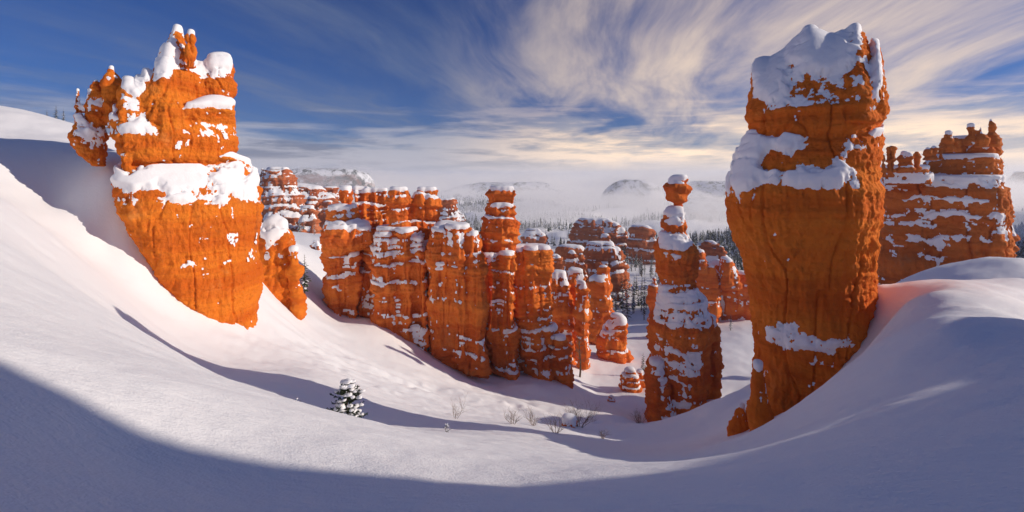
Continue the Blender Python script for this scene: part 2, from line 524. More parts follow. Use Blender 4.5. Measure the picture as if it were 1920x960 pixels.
def rock(label, cat, lumps, D, vox, mat_, u=1.0, strata=0.3, st_len=2.2, groove=0.35, gr_len=1.3, big=0.35, fine=0.12, crack=0.0,
         n0=0.42, nw=3.2, nz_amp=0.9, thick=0.35, patches=(), led=0.15, sms=12, parts=(), name='hoodoo', group=None, sm=4, dust=0.0, bare=()):
    """u: size unit in metres that scales all relief"""
    SEED[0] += 1; sd = SEED[0]
    co, f = remeshed([(ridge if l[1].get('ex', 9) < 2 and len(l) > 2 else loft)(l[0], D, **l[1]) for l in lumps], vox)
    co = smooth(co, f, sm)
    n = vnormals(co, f)
    # slim parts (necks, pinnacles) carry less relief and less snow
    slim = np.linalg.norm(smooth(co, f, 24) - co, axis=1) / (vox * 1.6)
    slim = smooth(1.0 / (1.0 + slim ** 2), f, 8)
    slim = np.clip(slim * 1.15, 0.15, 1.0)
    hz = n * slim[:, None]; hz[:, 2] *= 0.25
    p = co / u
    # strata: hard bands stand out, soft bands are cut back
    wob = 0.35 * fbm(p / 3.0, 3, 0.5, sd + 0.3)
    zz = (co[:, 2] / u + wob) / st_len
    o1 = np.zeros_like(zz)
    s1 = fbm(np.stack([o1 + sd * 3.1, o1, zz], 1), 3, 0.6, 0.2)
    s1 = np.tanh(s1 * 3.0)
    s2 = np.tanh(2.5 * fbm(np.stack([p[:, 0] * 0.05, p[:, 1] * 0.05, zz * 3.3 + sd], 1), 2, 0.5, 0.7))
    low = strata * u * (0.75 * s1 + 0.3 * s2)
    gp = np.stack([p[:, 0] / gr_len, p[:, 1] / gr_len, p[:, 2] / (gr_len * 6.5)], 1)
    g1 = fbm(gp, 3, 0.5, sd + 1.7)
    low = low + groove * u * (0.35 - 1.3 * np.abs(g1)) + big * u * fbm(p / 2.6, 3, 0.5, sd + 2.2)
    hi = fine * u * (fbm(p / 0.55, 4, 0.6, sd + 4.0) + 0.8 * (0.3 - np.abs(fbm(np.stack([p[:, 0] / 0.45, p[:, 1] / 0.45, p[:, 2] / 0.9], 1), 3, 0.55, sd + 5.0))))
    bed = fbm(np.stack([p[:, 0] * 0.12, p[:, 1] * 0.12, (p[:, 2] + 0.4 * wob) * 2.6 + sd], 1), 3, 0.6, sd + 15)
    hi = hi + 0.045 * u * np.tanh(2.2 * bed)
    if crack:
        ck = np.abs(fbm(np.stack([p[:, 0] / 2.6, p[:, 1] / 2.6, p[:, 2] / 16], 1), 3, 0.45, sd + 9.0))
        hi = hi - crack * u * np.exp(-(ck / 0.035) ** 2)
    cl = co + hz * low[:, None]
    ch = cl + hz * hi[:, None]
    fc = ch[f].mean(1); fx, fy = 960 + fc[:, 0] / fc[:, 1] * F, HZ - fc[:, 2] / fc[:, 1] * F
    lo = ch[ch[:, 2] < ch[:, 2].min() + 1.0].mean(0)
    root = empty(name, lo); ID = Vector(lo)
    owner = np.zeros(len(f), int)
    for q, (pn, x0, x1, y0, y1) in enumerate(parts):
        owner[(fx > x0) & (fx < x1) & (fy > y0) & (fy < y1) & (owner == 0)] = q + 1
    for q in range(1, len(parts) + 1):              # a part is its largest connected piece, stray bits stay with the body
        ids = np.where(owner == q)[0]
        if len(ids) < 8: owner[ids] = 0; continue
        ff = f[ids]; uq, inv = np.unique(ff, return_inverse=True); inv = inv.reshape(ff.shape); lab = np.arange(len(uq))
        for _ in range(4000):
            mn = lab[inv].min(1); old = lab.copy()
            for c in range(4): np.minimum.at(lab, inv[:, c], mn)
            if (lab == old).all(): break
        fl = lab[inv[:, 0]]; w, cnt = np.unique(fl, return_counts=True); owner[ids[fl != w[cnt.argmax()]]] = 0
    for q in range(len(parts) + 1):
        sel = f[owner == q]
        if len(sel) < 8: continue
        used = np.unique(sel); rm = np.full(len(co), -1); rm[used] = np.arange(len(used))
        link_mesh('rock_body' if q == 0 else parts[q - 1][0], ch[used] - lo, rm[sel], mat_, root)
    # snow: lies where the stone faces up, plastered on in wind patches
    nl = smooth(vnormals(cl, f), f, 6); nl /= np.linalg.norm(nl, axis=1)[:, None] + 1e-9
    nh = vnormals(ch, f)
    nb = smooth(n, f, 3)
    nzs = (1 - led) * nb[:, 2] + led * (0.6 * nl[:, 2] + 0.4 * nh[:, 2])
    rag = fbm(np.stack([p[:, 0] / 0.55, p[:, 1] / 0.55, p[:, 2] / 0.9], 1), 6, 0.72, sd + 6.0)
    drip = fbm(np.stack([p[:, 0] / 0.7, p[:, 1] / 0.7, p[:, 2] / 4.0], 1), 3, 0.6, sd + 6.2)
    rag = rag + 0.7 * drip
    m = (nzs - n0) * nw + 0.35 * fbm(p / 2.4, 2, 0.5, sd + 6.5)
    k = F / D; wpx = min(1.0, u * k / 27.0)
    px, py = 960 + ch[:, 0] / ch[:, 1] * F, HZ - ch[:, 2] / ch[:, 1] * F
    wx, wy = 16 * wpx * fbm(p / 1.5, 4, 0.6, sd + 7), 16 * wpx * fbm(p / 1.5, 4, 0.6, sd + 8)
    front = sstep(0.45, 0.1, nl[:, 1])
    for (qx, qy, rx, ry, st, *rt) in patches:
        t = math.radians(rt[0]) if rt else 0.0
        ax, ay = px - qx + wx, py - qy + wy
        bx, by = (ax * math.cos(t) + ay * math.sin(t)) / rx, (-ax * math.sin(t) + ay * math.cos(t)) / ry
        m = m + st * front * np.exp(-((bx * bx + by * by) ** 2))
    if dust: m = m + dust * front * np.maximum(0, fbm(p / 2.2, 3, 0.5, sd + 12))
    m = np.where(nl[:, 2] < -0.35, -1, m)
    ms = smooth(m, f, 6)
    m = m + nz_amp * 0.95 * rag * (0.3 + 0.7 * sstep(2.0, 0.6, ms))
    e = sstep(0.0, 0.35, m)
    th = thick * u * np.clip(slim, 0.35, 1) * ((0.14 + 0.95 * sstep(0.1, 1.6, ms)) * e - 0.10)
    up = np.array([0, 0, 1.0])
    dirn = smooth(nl, f, 8) * 0.7 + up * 0.45
    base = smooth(0.45 * cl + 0.55 * co, f, sms) + hz * (0.22 * hi * sstep(1.2, 0.2, ms))[:, None]
    sc_ = base + dirn * th[:, None]
    keep = (m[f] > 0.02).any(1)
    if keep.sum() > 20:
        ff = f[keep]
        used = np.unique(ff); rm = np.full(len(co), -1); rm[used] = np.arange(len(used))
        s = link_mesh('snow_cover', sc_[used] - lo, rm[ff], M_CAP, root); s['kind'] = 'stuff'
    tag(root, label, cat, group)
    return root


# --- the great fin on the left
Lr = [
    ([(224, 200, 232, 1.2), (228, 165, 232, 1.7), (234, 154, 232, 1.8), (240, 150, 232, 1.8), (247, 157, 232, 1.9), (257, 157, 232, 1.9), (265, 146, 232, 1.9), (272, 136, 232, 1.9), (280, 139, 232, 2.2), (286, 136, 232, 2.4), (291, 124, 232, 2.5), (299, 110, 232, 2.5), (308, 90, 232, 2.5), (317, 69, 232, 2.4), (325, 57, 230, 2.2), (331, 52, 226, 2.0),
       (337, 55, 222, 2.0), (343, 63, 215, 2.0), (348, 74, 212, 2.0), (352, 105, 206, 1.9), (370, 122, 204, 1.7), (380, 125, 202, 1.6), (387, 118, 198, 1.7), (393, 110, 194, 1.8), (402, 107, 196, 1.9), (418, 106, 194, 1.9), (428, 109, 190, 1.8), (434, 116, 184, 1.6), (438, 132, 176, 1.2), (439, 150, 168, .7)], dict(ex=1.7), 'ridge'),
    ([(62, 355, 362), (70, 350, 367), (84, 350, 367), (100, 351, 366), (128, 350, 368)], dict(hd=1.1, dD=-1.0)),
    ([(150, 284, 346, 1.2), (175, 282, 350, 2.3), (215, 284, 354, 2.9), (260, 280, 356, 3.0)], dict(dD=-0.1)),
    ([(188, 396, 426, .3), (196, 374, 440, .8), (206, 356, 442, 1.4), (230, 206, 443, 2.3), (260, 206, 445, 2.9), (286, 213, 443, 3.0), (300, 222, 437, 2.8), (310, 240, 425, 2.3)], {}),
    ([(198, 250, 300, .5), (212, 212, 350, 1.2), (232, 204, 350, 2.1), (260, 205, 350, 2.5)], {}),
    ([(290, 222, 262), (326, 230, 252)], dict(hd=1.0, dD=-1.9)),
    ([(168, 143, 150), (182, 137, 154), (205, 135, 157), (226, 140, 153), (240, 136, 160)], dict(hd=1.0)),
    ([(153, 177, 184), (175, 163, 192), (205, 155, 200), (218, 156, 201), (230, 165, 197), (245, 150, 198)], dict(hd=1.0)),
    ([(224, 140, 196, .4), (234, 136, 200, .9), (252, 131, 203, 1.4), (272, 131, 204, 1.5), (292, 144, 204, 1.3), (312, 172, 200, .9)], {}),
    ([(128, 205, 212), (152, 195, 225), (190, 193, 228), (225, 196, 227), (242, 198, 234)], dict(hd=1.0)),
    ([(286, 384, 420, .4), (296, 366, 440, 1.0), (304, 236, 468, 1.5), (322, 214, 482, 2.2), (345, 206, 487, 2.9), (382, 216, 490, 3.6), (400, 222, 491, 3.7), (440, 246, 488, 3.7), (480, 276, 484, 3.6), (520, 304, 487, 3.4), (560, 334, 488, 3.2), (600, 380, 480, 2.8), (625, 420, 473, 2.2), (665, 450, 470, 1.6)], {}),
]
rock('huge orange rock fin with a jagged comb of peaks, on the left slope', 'rock formation', [(l[0], dict(l[1], tilt=0.3, axis=350), *l[2:]) for l in Lr], 30.0, 0.064, M_ROCK_L,
     u=1.0, strata=0.13, st_len=2.0, groove=0.09, gr_len=0.5, big=0.15, fine=0.085, crack=0.14, n0=0.34, thick=0.34, sm=3,
     patches=[(255, 342, 40, 20, 1.5), (330, 328, 50, 26, 1.4), (340, 372, 26, 10, 1.3, 20), (290, 305, 44, 6, -1.6), (440, 335, 44, 26, 1.4), (385, 350, 10, 22, -0.9), (425, 372, 10, 16, 1.1), (462, 318, 8, 22, -1.6, 20), (240, 235, 40, 20, 1.3), (320, 200, 30, 40, -1.2), (405, 212, 44, 18, 1.4), (365, 494, 22, 5, 1.5), (400, 550, 10, 4, 1.3), (360, 345, 60, 14, 1.0),
              (315, 115, 22, 34, 1.3), (170, 245, 34, 10, 1.2), (180, 188, 16, 20, 1.2), (146, 190, 10, 14, 1.0), (208, 150, 10, 12, 1.0), (262, 165, 26, 12, 1.0), (470, 345, 16, 34, 1.2), (415, 124, 26, 14, 1.2), (480, 460, 8, 20, 1.0)],
     parts=[('twin_knob', 120, 203, 100, 232), ('comb', 200, 445, 30, 212)], name='rock_fin')

# --- small one behind it
rock('squat orange rock with a pointed snow cap, close behind the huge left fin', 'rock formation',
     [([(411, 512, 518), (425, 494, 538), (445, 482, 548), (480, 480, 558), (520, 482, 560), (560, 484, 566), (600, 484, 570)], {}),
      ([(470, 540, 560), (520, 545, 563), (575, 545, 568), (600, 545, 570)], dict(dD=-1.0))],
     42, 0.11, M_ROCK_L, u=1.3, thick=0.4, n0=0.36, patches=[(510, 445, 28, 18, 1.4), (505, 470, 12, 24, 1.0), (550, 520, 10, 8, 1.2)], strata=0.2, groove=0.3)

# --- the great hoodoo on the right
Rr = [
    ([(1410, 185, 240, 1.2), (1412, 140, 240, 1.6), (1419, 123, 240, 1.9), (1432, 119, 240, 2.1), (1447, 121, 240, 2.2), (1474, 105, 240, 2.3), (1494, 85, 240, 2.4), (1509, 67, 240, 2.4), (1518, 60, 240, 2.4), (1527, 64, 240, 2.4), (1545, 76, 240, 2.4), (1565, 78, 240, 2.4), (1584, 70, 240, 2.4), (1598, 60, 240, 2.4),
       (1606, 57, 240, 2.4), (1614, 62, 240, 2.3), (1621, 76, 240, 2.2), (1627, 92, 240, 2.1), (1634, 87, 238, 2.0), (1641, 87, 236, 1.9), (1648, 102, 232, 1.7), (1654, 135, 226, 1.5), (1661, 175, 215, 1.0)], dict(ex=1.75), 'ridge'),
    ([(165, 1416, 1648, 2.1), (190, 1409, 1660, 2.8), (215, 1404, 1650, 3.1), (238, 1407, 1645, 3.1), (262, 1412, 1645, 3.0)], {}),
    ([(226, 1412, 1440, .8), (245, 1405, 1600, 2.4), (262, 1394, 1653, 2.9), (300, 1377, 1652, 3.2), (345, 1365, 1650, 3.5), (370, 1363, 1650, 3.5), (400, 1367, 1648, 3.5), (430, 1370, 1647, 3.3), (460, 1379, 1645, 3.1), (490, 1396, 1641, 2.9),
      (520, 1405, 1640, 2.8), (560, 1409, 1641, 2.8), (600, 1413, 1637, 2.8), (650, 1418, 1632, 2.9), (700, 1417, 1615, 2.9), (750, 1417, 1600, 2.9), (830, 1425, 1580, 2.8)], {}),
    ([(232, 1636, 1646, .3), (250, 1630, 1655, .9), (280, 1626, 1654, 1.4), (330, 1622, 1652, 1.5)], dict(dD=-1.0)),
    ([(468, 1620, 1636), (486, 1609, 1641), (502, 1614, 1640)], dict(hd=1.0, dD=-1.9)),
    ([(690, 1412, 1430), (740, 1410, 1440), (830, 1405, 1450)], dict(hd=1.0, dD=-2.0)),
]
rock('towering orange hoodoo with a thick snow crown behind the snow bank', 'rock formation', [([(q[0], q[1], q[2], *[d * 0.8 for d in q[3:]]) for q in l[0]], l[1]) if len(l) < 3 else l for l in Rr], 17.0, 0.040, M_ROCK_R,
     u=0.7, strata=0.10, st_len=2.6, groove=0.11, gr_len=0.5, big=0.12, fine=0.075, crack=0.16, n0=0.42, thick=0.38, sm=3,
     patches=[(1540, 108, 70, 36, 1.5), (1440, 150, 32, 34, 1.3), (1643, 140, 18, 50, 1.3), (1600, 105, 14, 30, -0.5), (1408, 300, 36, 60, 1.6, 20), (1392, 350, 26, 34, 2.0, 20), (1478, 262, 34, 24, 1.5), (1440, 330, 18, 20, 1.0), (1452, 290, 14, 34, -1.0, 20), (1500, 332, 34, 20, 1.8, -8), (1560, 326, 40, 20, 1.8, -10), (1530, 352, 44, 10, 1.5), (1545, 285, 30, 22, -1.2), (1600, 345, 20, 14, 0.8),
              (1592, 270, 12, 36, 1.3, 20), (1645, 250, 10, 20, 1.3), (1466, 630, 54, 26, 2.0, 20), (1560, 642, 64, 18, 1.8, -4), (1520, 675, 20, 9, 1.3), (1595, 685, 26, 9, 1.4, -30), (1425, 720, 9, 44, 1.3), (1450, 790, 30, 14, 1.3),
              (1468, 165, 8, 14, 1.3), (1612, 240, 8, 20, 1.3), (1450, 340, 8, 14, .8)], parts=[('snow_shelf_knob', 1605, 1645, 462, 506)], name='hoodoo')

# --- the hammer
Th = [
    ([(336, 1264, 1287), (341, 1256, 1290), (352, 1254, 1291), (363, 1256, 1288), (374, 1258, 1286), (380, 1264, 1281)], dict(hd=0.9)),
    ([(374, 1267, 1279), (390, 1267, 1279), (398, 1263, 1281), (405, 1257, 1283)], dict(hd=1.0)),
    ([(394, 1256, 1279), (405, 1245, 1284), (420, 1242, 1286), (432, 1245, 1286), (445, 1244, 1284)], dict(hd=0.9)),
    ([(430, 1245, 1284), (445, 1235, 1293), (462, 1232, 1300), (482, 1231, 1307), (498, 1238, 1306), (520, 1239, 1306), (535, 1236, 1308), (548, 1230, 1316), (570, 1226, 1331), (600, 1223, 1336), (640, 1223, 1330), (690, 1220, 1324), (740, 1218, 1322), (790, 1218, 1310), (850, 1222, 1300)], dict(hd=0.85)),
    ([(598, 1318, 1340), (615, 1316, 1348), (680, 1314, 1349), (725, 1312, 1345), (770, 1312, 1345)], dict(hd=1.0, dD=2.0)),
    ([(680, 1218, 1240), (700, 1215, 1245), (740, 1216, 1260), (800, 1220, 1275), (850, 1222, 1280)], dict(hd=1.0, dD=-2.0)),
]
rock('slender orange spire balancing a hammer shaped boulder on its thin neck', 'rock formation', Th, 60.0, 0.115, M_ROCK_M,
     u=1.9, strata=0.19, st_len=1.6, groove=0.24, gr_len=0.8, big=0.20, fine=0.11, n0=0.34, thick=0.30, sm=2, dust=0.8, led=0.4, sms=5,
     patches=[(1262, 462, 32, 26, 1.6), (1300, 640, 26, 10, 1.2), (1250, 650, 22, 30, 1.0), (1280, 480, 20, 26, 1.0), (1262, 410, 18, 8, 1.2), (1270, 560, 46, 18, 1.2), (1280, 602, 50, 28, 1.15), (1275, 665, 50, 18, 1.4), (1285, 695, 44, 26, 1.4), (1230, 705, 14, 14, 1.2),
              (1290, 745, 22, 30, 1.5), (1270, 775, 26, 12, 1.4), (1335, 700, 12, 18, 1.0)], parts=[('capstone', 1200, 1340, 320, 378), ('neck', 1200, 1340, 378, 396)], name='balanced_spire')

# --- the row of spires in the middle
MID = dict(u=2.2, strata=0.22, st_len=0.95, groove=0.36, gr_len=0.95, big=0.18, fine=0.08, crack=0.12, n0=0.36, thick=0.24, sm=2, dust=0.12, led=0.75, sms=4)
M1 = [
    ([(355, 634, 658), (360, 632, 662), (375, 630, 662), (387, 640, 660), (392, 616, 668), (405, 614, 668), (415, 622, 672), (425, 604, 690), (450, 604, 696), (460, 612, 690), (474, 608, 672), (500, 611, 674), (555, 611, 672), (585, 620, 671), (640, 634, 670)], dict(hd=0.9)),
    ([(440, 640, 700), (480, 645, 700), (590, 645, 702), (640, 645, 702)], dict(hd=0.9, dD=5)),
    ([(430, 612, 640), (520, 612, 640), (600, 622, 646)], dict(hd=1.0, dD=-1.6, ex=2)), ([(430, 664, 694), (455, 664, 696)], dict(hd=1.0, dD=-1.2, ex=2)), ([(478, 648, 671), (600, 650, 671)], dict(hd=1.0, dD=-1.2, ex=2)),
    ([(355, 656, 690), (362, 654, 700), (390, 660, 702), (410, 660, 704), (430, 655, 706), (460, 640, 704)], dict(hd=0.5, dD=3.5)),
    ([(358, 694, 728), (390, 692, 730), (425, 690, 730), (450, 690, 730)], dict(hd=0.5, dD=4)),
]
rock('stacked orange hoodoo pillar of knobbly blocks, leftmost of the row above the snow slope', 'rock formation', M1, 66, 0.13, M_ROCK_M, **MID,
     patches=[(640, 490, 26, 14, 1.2), (625, 535, 16, 14, 1.2), (640, 545, 26, 5, 1.0), (640, 400, 22, 6, 1.0), (650, 590, 14, 6, 1.2)], group='row of orange hoodoos above the snow slope')
M2 = [
    ([(357, 730, 763), (376, 727, 764), (384, 732, 762), (393, 728, 766), (410, 728, 764), (425, 732, 768), (440, 726, 776)], dict(hd=0.9)),
    ([(357, 784, 817), (372, 778, 821), (386, 768, 823), (404, 770, 821), (414, 788, 820), (430, 778, 822), (450, 772, 815)], dict(hd=0.6, dD=1.5)),
    ([(380, 752, 790), (395, 750, 790), (440, 750, 800)], dict(hd=0.6, dD=1.0)),
    ([(430, 708, 785), (445, 697, 793), (480, 696, 797), (520, 697, 800), (560, 698, 803), (600, 697, 805), (640, 715, 807), (690, 750, 807)], dict(hd=0.7, ex=3.0)),
    ([(452, 680, 830, 1.5), (560, 670, 840, 2.5), (700, 670, 850, 2.5)], dict(dD=3.5)), ([(440, 698, 742), (520, 698, 748), (620, 704, 752), (660, 720, 756)], dict(hd=1.0, dD=-2.0, ex=2)), ([(434, 742, 776), (520, 746, 778), (650, 752, 780)], dict(hd=1.0, dD=-2.4, ex=2)), ([(450, 774, 794), (540, 778, 802), (680, 780, 806)], dict(hd=1.0, dD=-2.2, ex=2)),
]
rock('broad orange rock wall with twin block towers on top, second of the row', 'rock formation', M2, 65, 0.13, M_ROCK_M, **MID,
     patches=[(720, 465, 26, 16, 1.2), (775, 450, 22, 14, 1.2), (715, 515, 14, 14, 1.4), (760, 605, 34, 10, 1.2, 10), (715, 605, 16, 6, 1.2), (785, 640, 14, 8, 1.2)], parts=[('tower', 722, 770, 340, 424), ('tower', 770, 830, 340, 424)], group='row of orange hoodoos above the snow slope')
M3 = [
    ([(421, 828, 846), (428, 815, 876), (445, 809, 896), (475, 810, 898), (490, 800, 904), (520, 803, 908), (560, 804, 910), (610, 806, 908), (645, 807, 909), (675, 830, 914), (700, 865, 915), (745, 885, 914)], dict(hd=0.7, ex=3.0)),
    ([(432, 810, 848), (500, 803, 846), (600, 806, 850), (660, 820, 856)], dict(hd=1.0, dD=-1.8, ex=2)), ([(426, 836, 880), (500, 840, 882), (660, 846, 884), (710, 868, 890)], dict(hd=1.0, dD=-2.3, ex=2)),
    ([(440, 875, 898), (520, 878, 909), (640, 880, 910), (700, 882, 914)], dict(hd=1.0, dD=-2.6)),
]
rock('smooth orange rock pillar under a domed snow cap, middle of the row', 'rock formation', M3, 64, 0.13, M_ROCK_M, **{**MID, 'strata': 0.12},
     patches=[(842, 440, 32, 16, 1.3), (830, 500, 40, 16, 1.4), (885, 510, 16, 8, 1.0), (890, 675, 28, 5, 1.4)], group='row of orange hoodoos above the snow slope')
M4 = [
    ([(355, 919, 965), (365, 918, 964), (378, 919, 943), (388, 917, 944)], dict(hd=0.6)),
    ([(357, 946, 966), (385, 948, 965), (395, 940, 966)], dict(hd=0.9)),
    ([(386, 914, 966), (400, 913, 966), (415, 908, 968), (428, 904, 971), (450, 902, 971), (474, 905, 966), (490, 902, 966)], dict(hd=0.8)),
    ([(476, 900, 962), (520, 903, 966), (560, 906, 966), (620, 907, 970), (660, 910, 974), (703, 935, 973), (740, 945, 973)], dict(hd=0.7)),
    ([(470, 880, 1000, 1.5), (560, 870, 1000, 2.5), (740, 880, 1010, 2.5)], dict(dD=3.5)), ([(480, 902, 934), (600, 906, 938), (700, 930, 950)], dict(hd=1.0, dD=-1.6, ex=2)), ([(476, 936, 964), (600, 938, 968), (720, 946, 973)], dict(hd=1.0, dD=-2.0, ex=2)),
]
rock('tall orange tower with a square two lobed head, highest on the right of the row', 'rock formation', M4, 67, 0.13, M_ROCK_M, **MID,
     patches=[(920, 430, 12, 8, 1.0), (915, 490, 12, 20, 1.0), (940, 622, 36, 4, 1.0), (950, 690, 16, 5, 1.2)], parts=[('rock_head', 900, 980, 340, 391)], group='row of orange hoodoos above the snow slope')
M5 = [
    ([(466, 963, 1026), (480, 960, 1030), (540, 962, 1030), (600, 968, 1034), (630, 971, 1048), (660, 975, 1062), (690, 985, 1067), (760, 1010, 1070)], dict(hd=0.6, ex=3.2)),
    ([(470, 962, 984), (560, 962, 988), (640, 973, 1000), (690, 990, 1012)], dict(hd=1.0, dD=-1.8, ex=2)), ([(468, 984, 1008), (600, 986, 1012), (710, 1004, 1036)], dict(hd=1.0, dD=-2.3, ex=2)),
    ([(467, 1008, 1030), (600, 1008, 1034), (640, 1010, 1040)], dict(hd=1.0, dD=-1.8)),
    ([(635, 1040, 1060), (690, 1045, 1068), (760, 1050, 1070)], dict(hd=1.0, dD=-2)),
]
rock('flat topped orange cliff of three fluted columns, right end of the row', 'rock formation', M5, 69, 0.13, M_ROCK_M, **MID,
     patches=[(990, 633, 18, 10, 1.2), (1035, 625, 18, 8, 1.2), (1000, 655, 16, 8, 1.0), (1040, 665, 12, 8, 1.2), (1058, 690, 10, 5, 1.2), (1000, 480, 30, 8, 0.9)], group='row of orange hoodoos above the snow slope')

# --- farther spires
FAR = dict(u=2.6, strata=0.22, st_len=0.9, groove=0.34, gr_len=1.0, big=0.2, fine=0.08, n0=0.30, thick=0.22, sm=3, dust=0.5, led=0.7, sms=4)
rock('orange columns with snow pads clustered behind the flat topped cliff', 'rock formation',
     [([(512, 1032, 1060), (520, 1030, 1066), (560, 1032, 1070), (645, 1034, 1075), (690, 1034, 1078)], {}), ([(508, 1062, 1095), (520, 1060, 1098), (600, 1062, 1102), (645, 1064, 1104), (690, 1064, 1104)], dict(dD=4)),
      ([(530, 1078, 1100), (560, 1076, 1104), (650, 1080, 1106), (690, 1080, 1106)], dict(dD=-2))], 88, 0.26, M_ROCK_M, **FAR)
rock('banded orange butte with a nipple top, right of the clustered columns', 'rock formation',
     [([(500, 1124, 1138), (516, 1122, 1140), (524, 1106, 1142), (545, 1102, 1146), (590, 1102, 1150), (625, 1102, 1152), (670, 1102, 1155)], {})], 112, 0.32, M_ROCK_M, **FAR)
rock('knobbly red mound speckled with snow, in front of the banded butte', 'rock formation',
     [([(592, 1148, 1166), (605, 1140, 1178), (628, 1124, 1172), (645, 1120, 1170), (672, 1124, 1182), (700, 1124, 1184)], {})], 96, 0.28, M_ROCK_M, **FAR)
rock('small red boulder pile under a snow hood, on the valley floor beside the hammer spire', 'boulder',
     [([(692, 1176, 1188), (702, 1166, 1198), (722, 1162, 1202), (742, 1163, 1200), (760, 1166, 1200)], {}), ([(696, 1192, 1208), (715, 1190, 1214), (745, 1190, 1212)], dict(dD=2))], 74, 0.18, M_ROCK_M, **{**FAR, 'u': 1.6}, name='boulder')
rock('lone little snow capped stone on the sunlit valley floor', 'stone', [([(743, 1142, 1150), (748, 1140, 1153), (756, 1142, 1153), (764, 1142, 1153)], {})], 66, 0.09, M_ROCK_M, **{**FAR, 'u': 0.7}, name='boulder')
rock('rust red canyon wall of banded spires behind the hammer spire', 'rock formation',
     [([(470, 1302, 1318), (482, 1298, 1324), (520, 1296, 1330), (620, 1296, 1340)], dict(dD=-4)), ([(488, 1340, 1352), (505, 1322, 1372), (540, 1318, 1400), (590, 1318, 1412), (640, 1320, 1415)], dict(hd=0.5)),
      ([(484, 1352, 1366), (500, 1348, 1380), (540, 1345, 1390)], dict(dD=-5)), ([(512, 1380, 1404), (540, 1376, 1416), (620, 1376, 1425)], dict(dD=-3)), ([(500, 1325, 1340), (560, 1322, 1350), (620, 1320, 1350)], dict(dD=-5))], 135, 0.36, M_ROCK_M, **FAR)
rock('dark sliver of rock behind the left side of the hammer spire', 'rock formation', [([(520, 1222, 1232), (540, 1217, 1236), (590, 1215, 1240), (640, 1215, 1240)], {})], 120, 0.36, M_ROCK_M, **FAR)

# --- far right wall with pinnacles
Ww = [
    ([(334, 1650, 1880), (342, 1648, 1884), (370, 1646, 1888), (400, 1646, 1890), (480, 1644, 1892), (540, 1640, 1894), (590, 1640, 1894)], dict(hd=1.1, ex=5, dmax=16, dD=14)),
    ([(296, 1738, 1872), (304, 1734, 1877), (340, 1728, 1880)], dict(hd=1.0, ex=4, dmax=9, dD=12)),
    ([(262, 1772, 1868), (272, 1766, 1872), (300, 1760, 1872)], dict(hd=1.0, ex=4, dmax=6, dD=12)),
    ([(316, 1652, 1740), (324, 1650, 1745), (345, 1650, 1750)], dict(hd=1.0, ex=4, dmax=8, dD=10)),
    ([(274, 1668, 1674), (288, 1665, 1677), (325, 1663, 1679)], dict(dD=6)),
    ([(290, 1653, 1658), (325, 1650, 1660)], dict(dD=6)),
    ([(288, 1690, 1700), (298, 1684, 1708), (325, 1680, 1712)], dict(dD=6)), ([(292, 1702, 1712), (325, 1700, 1716)], dict(dD=5.5)), ([(284, 1715, 1722), (325, 1712, 1724)], dict(dD=6)),
    ([(280, 1735, 1744), (300, 1732, 1748)], dict(dD=8)), ([(276, 1746, 1756), (302, 1743, 1758)], dict(dD=8)), ([(276, 1760, 1767), (300, 1756, 1770)], dict(dD=8)),
    ([(250, 1772, 1788), (264, 1770, 1790), (272, 1774, 1786), (285, 1770, 1790)], dict(dD=8)), ([(258, 1790, 1796), (285, 1788, 1798)], dict(dD=8)),
    ([(236, 1811, 1830), (248, 1809, 1832), (258, 1813, 1826), (272, 1809, 1830)], dict(dD=8)), ([(238, 1836, 1841), (256, 1831, 1847), (275, 1830, 1848)], dict(dD=7.5)),
    ([(226, 1853, 1861), (240, 1849, 1868), (256, 1847, 1870), (275, 1846, 1872)], dict(dD=8)),
]
rock('wide orange cliff ribboned with snow ledges and topped by pinnacles, far right', 'cliff', Ww, 46, 0.105, M_ROCK_W,
     u=1.7, strata=0.17, st_len=1.2, groove=0.15, gr_len=0.9, big=0.12, fine=0.08, crack=0.25, n0=0.36, thick=0.24, sm=1, led=0.35, sms=6,
     patches=[(1770, 336, 116, 9, 2.0), (1790, 379, 80, 10, 2.1), (1690, 380, 44, 8, 1.6), (1790, 410, 84, 11, 1.9), (1700, 414, 34, 12, 1.7), (1755, 451, 118, 10, 2.1), (1740, 482, 60, 5, 1.0), (1868, 410, 14, 26, 1.2), (1874, 455, 14, 24, 1.3), (1800, 318, 70, 5, 1.1), (1820, 285, 50, 12, 1.1), (1690, 322, 40, 6, 1.1)],
     parts=[('pinnacle', 1662, 1680, 260, 312), ('pinnacle', 1682, 1700, 270, 308), ('pinnacle', 1700, 1712, 270, 308), ('pinnacle', 1712, 1728, 270, 308), ('pinnacle', 1731, 1745, 260, 296), ('pinnacle', 1745, 1758, 260, 296), ('pinnacle', 1758, 1769, 260, 296),
            ('pinnacle', 1769, 1790, 240, 278), ('pinnacle', 1790, 1800, 240, 278), ('pinnacle', 1806, 1832, 225, 268), ('pinnacle', 1832, 1846, 225, 268), ('pinnacle', 1846, 1875, 220, 266)], name='cliff')
rock('narrow red buttress peeping out behind the right end of the wide cliff', 'rock formation', [([(393, 1884, 1898), (410, 1884, 1903), (440, 1884, 1906), (520, 1884, 1906)], {})], 74, 0.2, M_ROCK_W, **FAR)

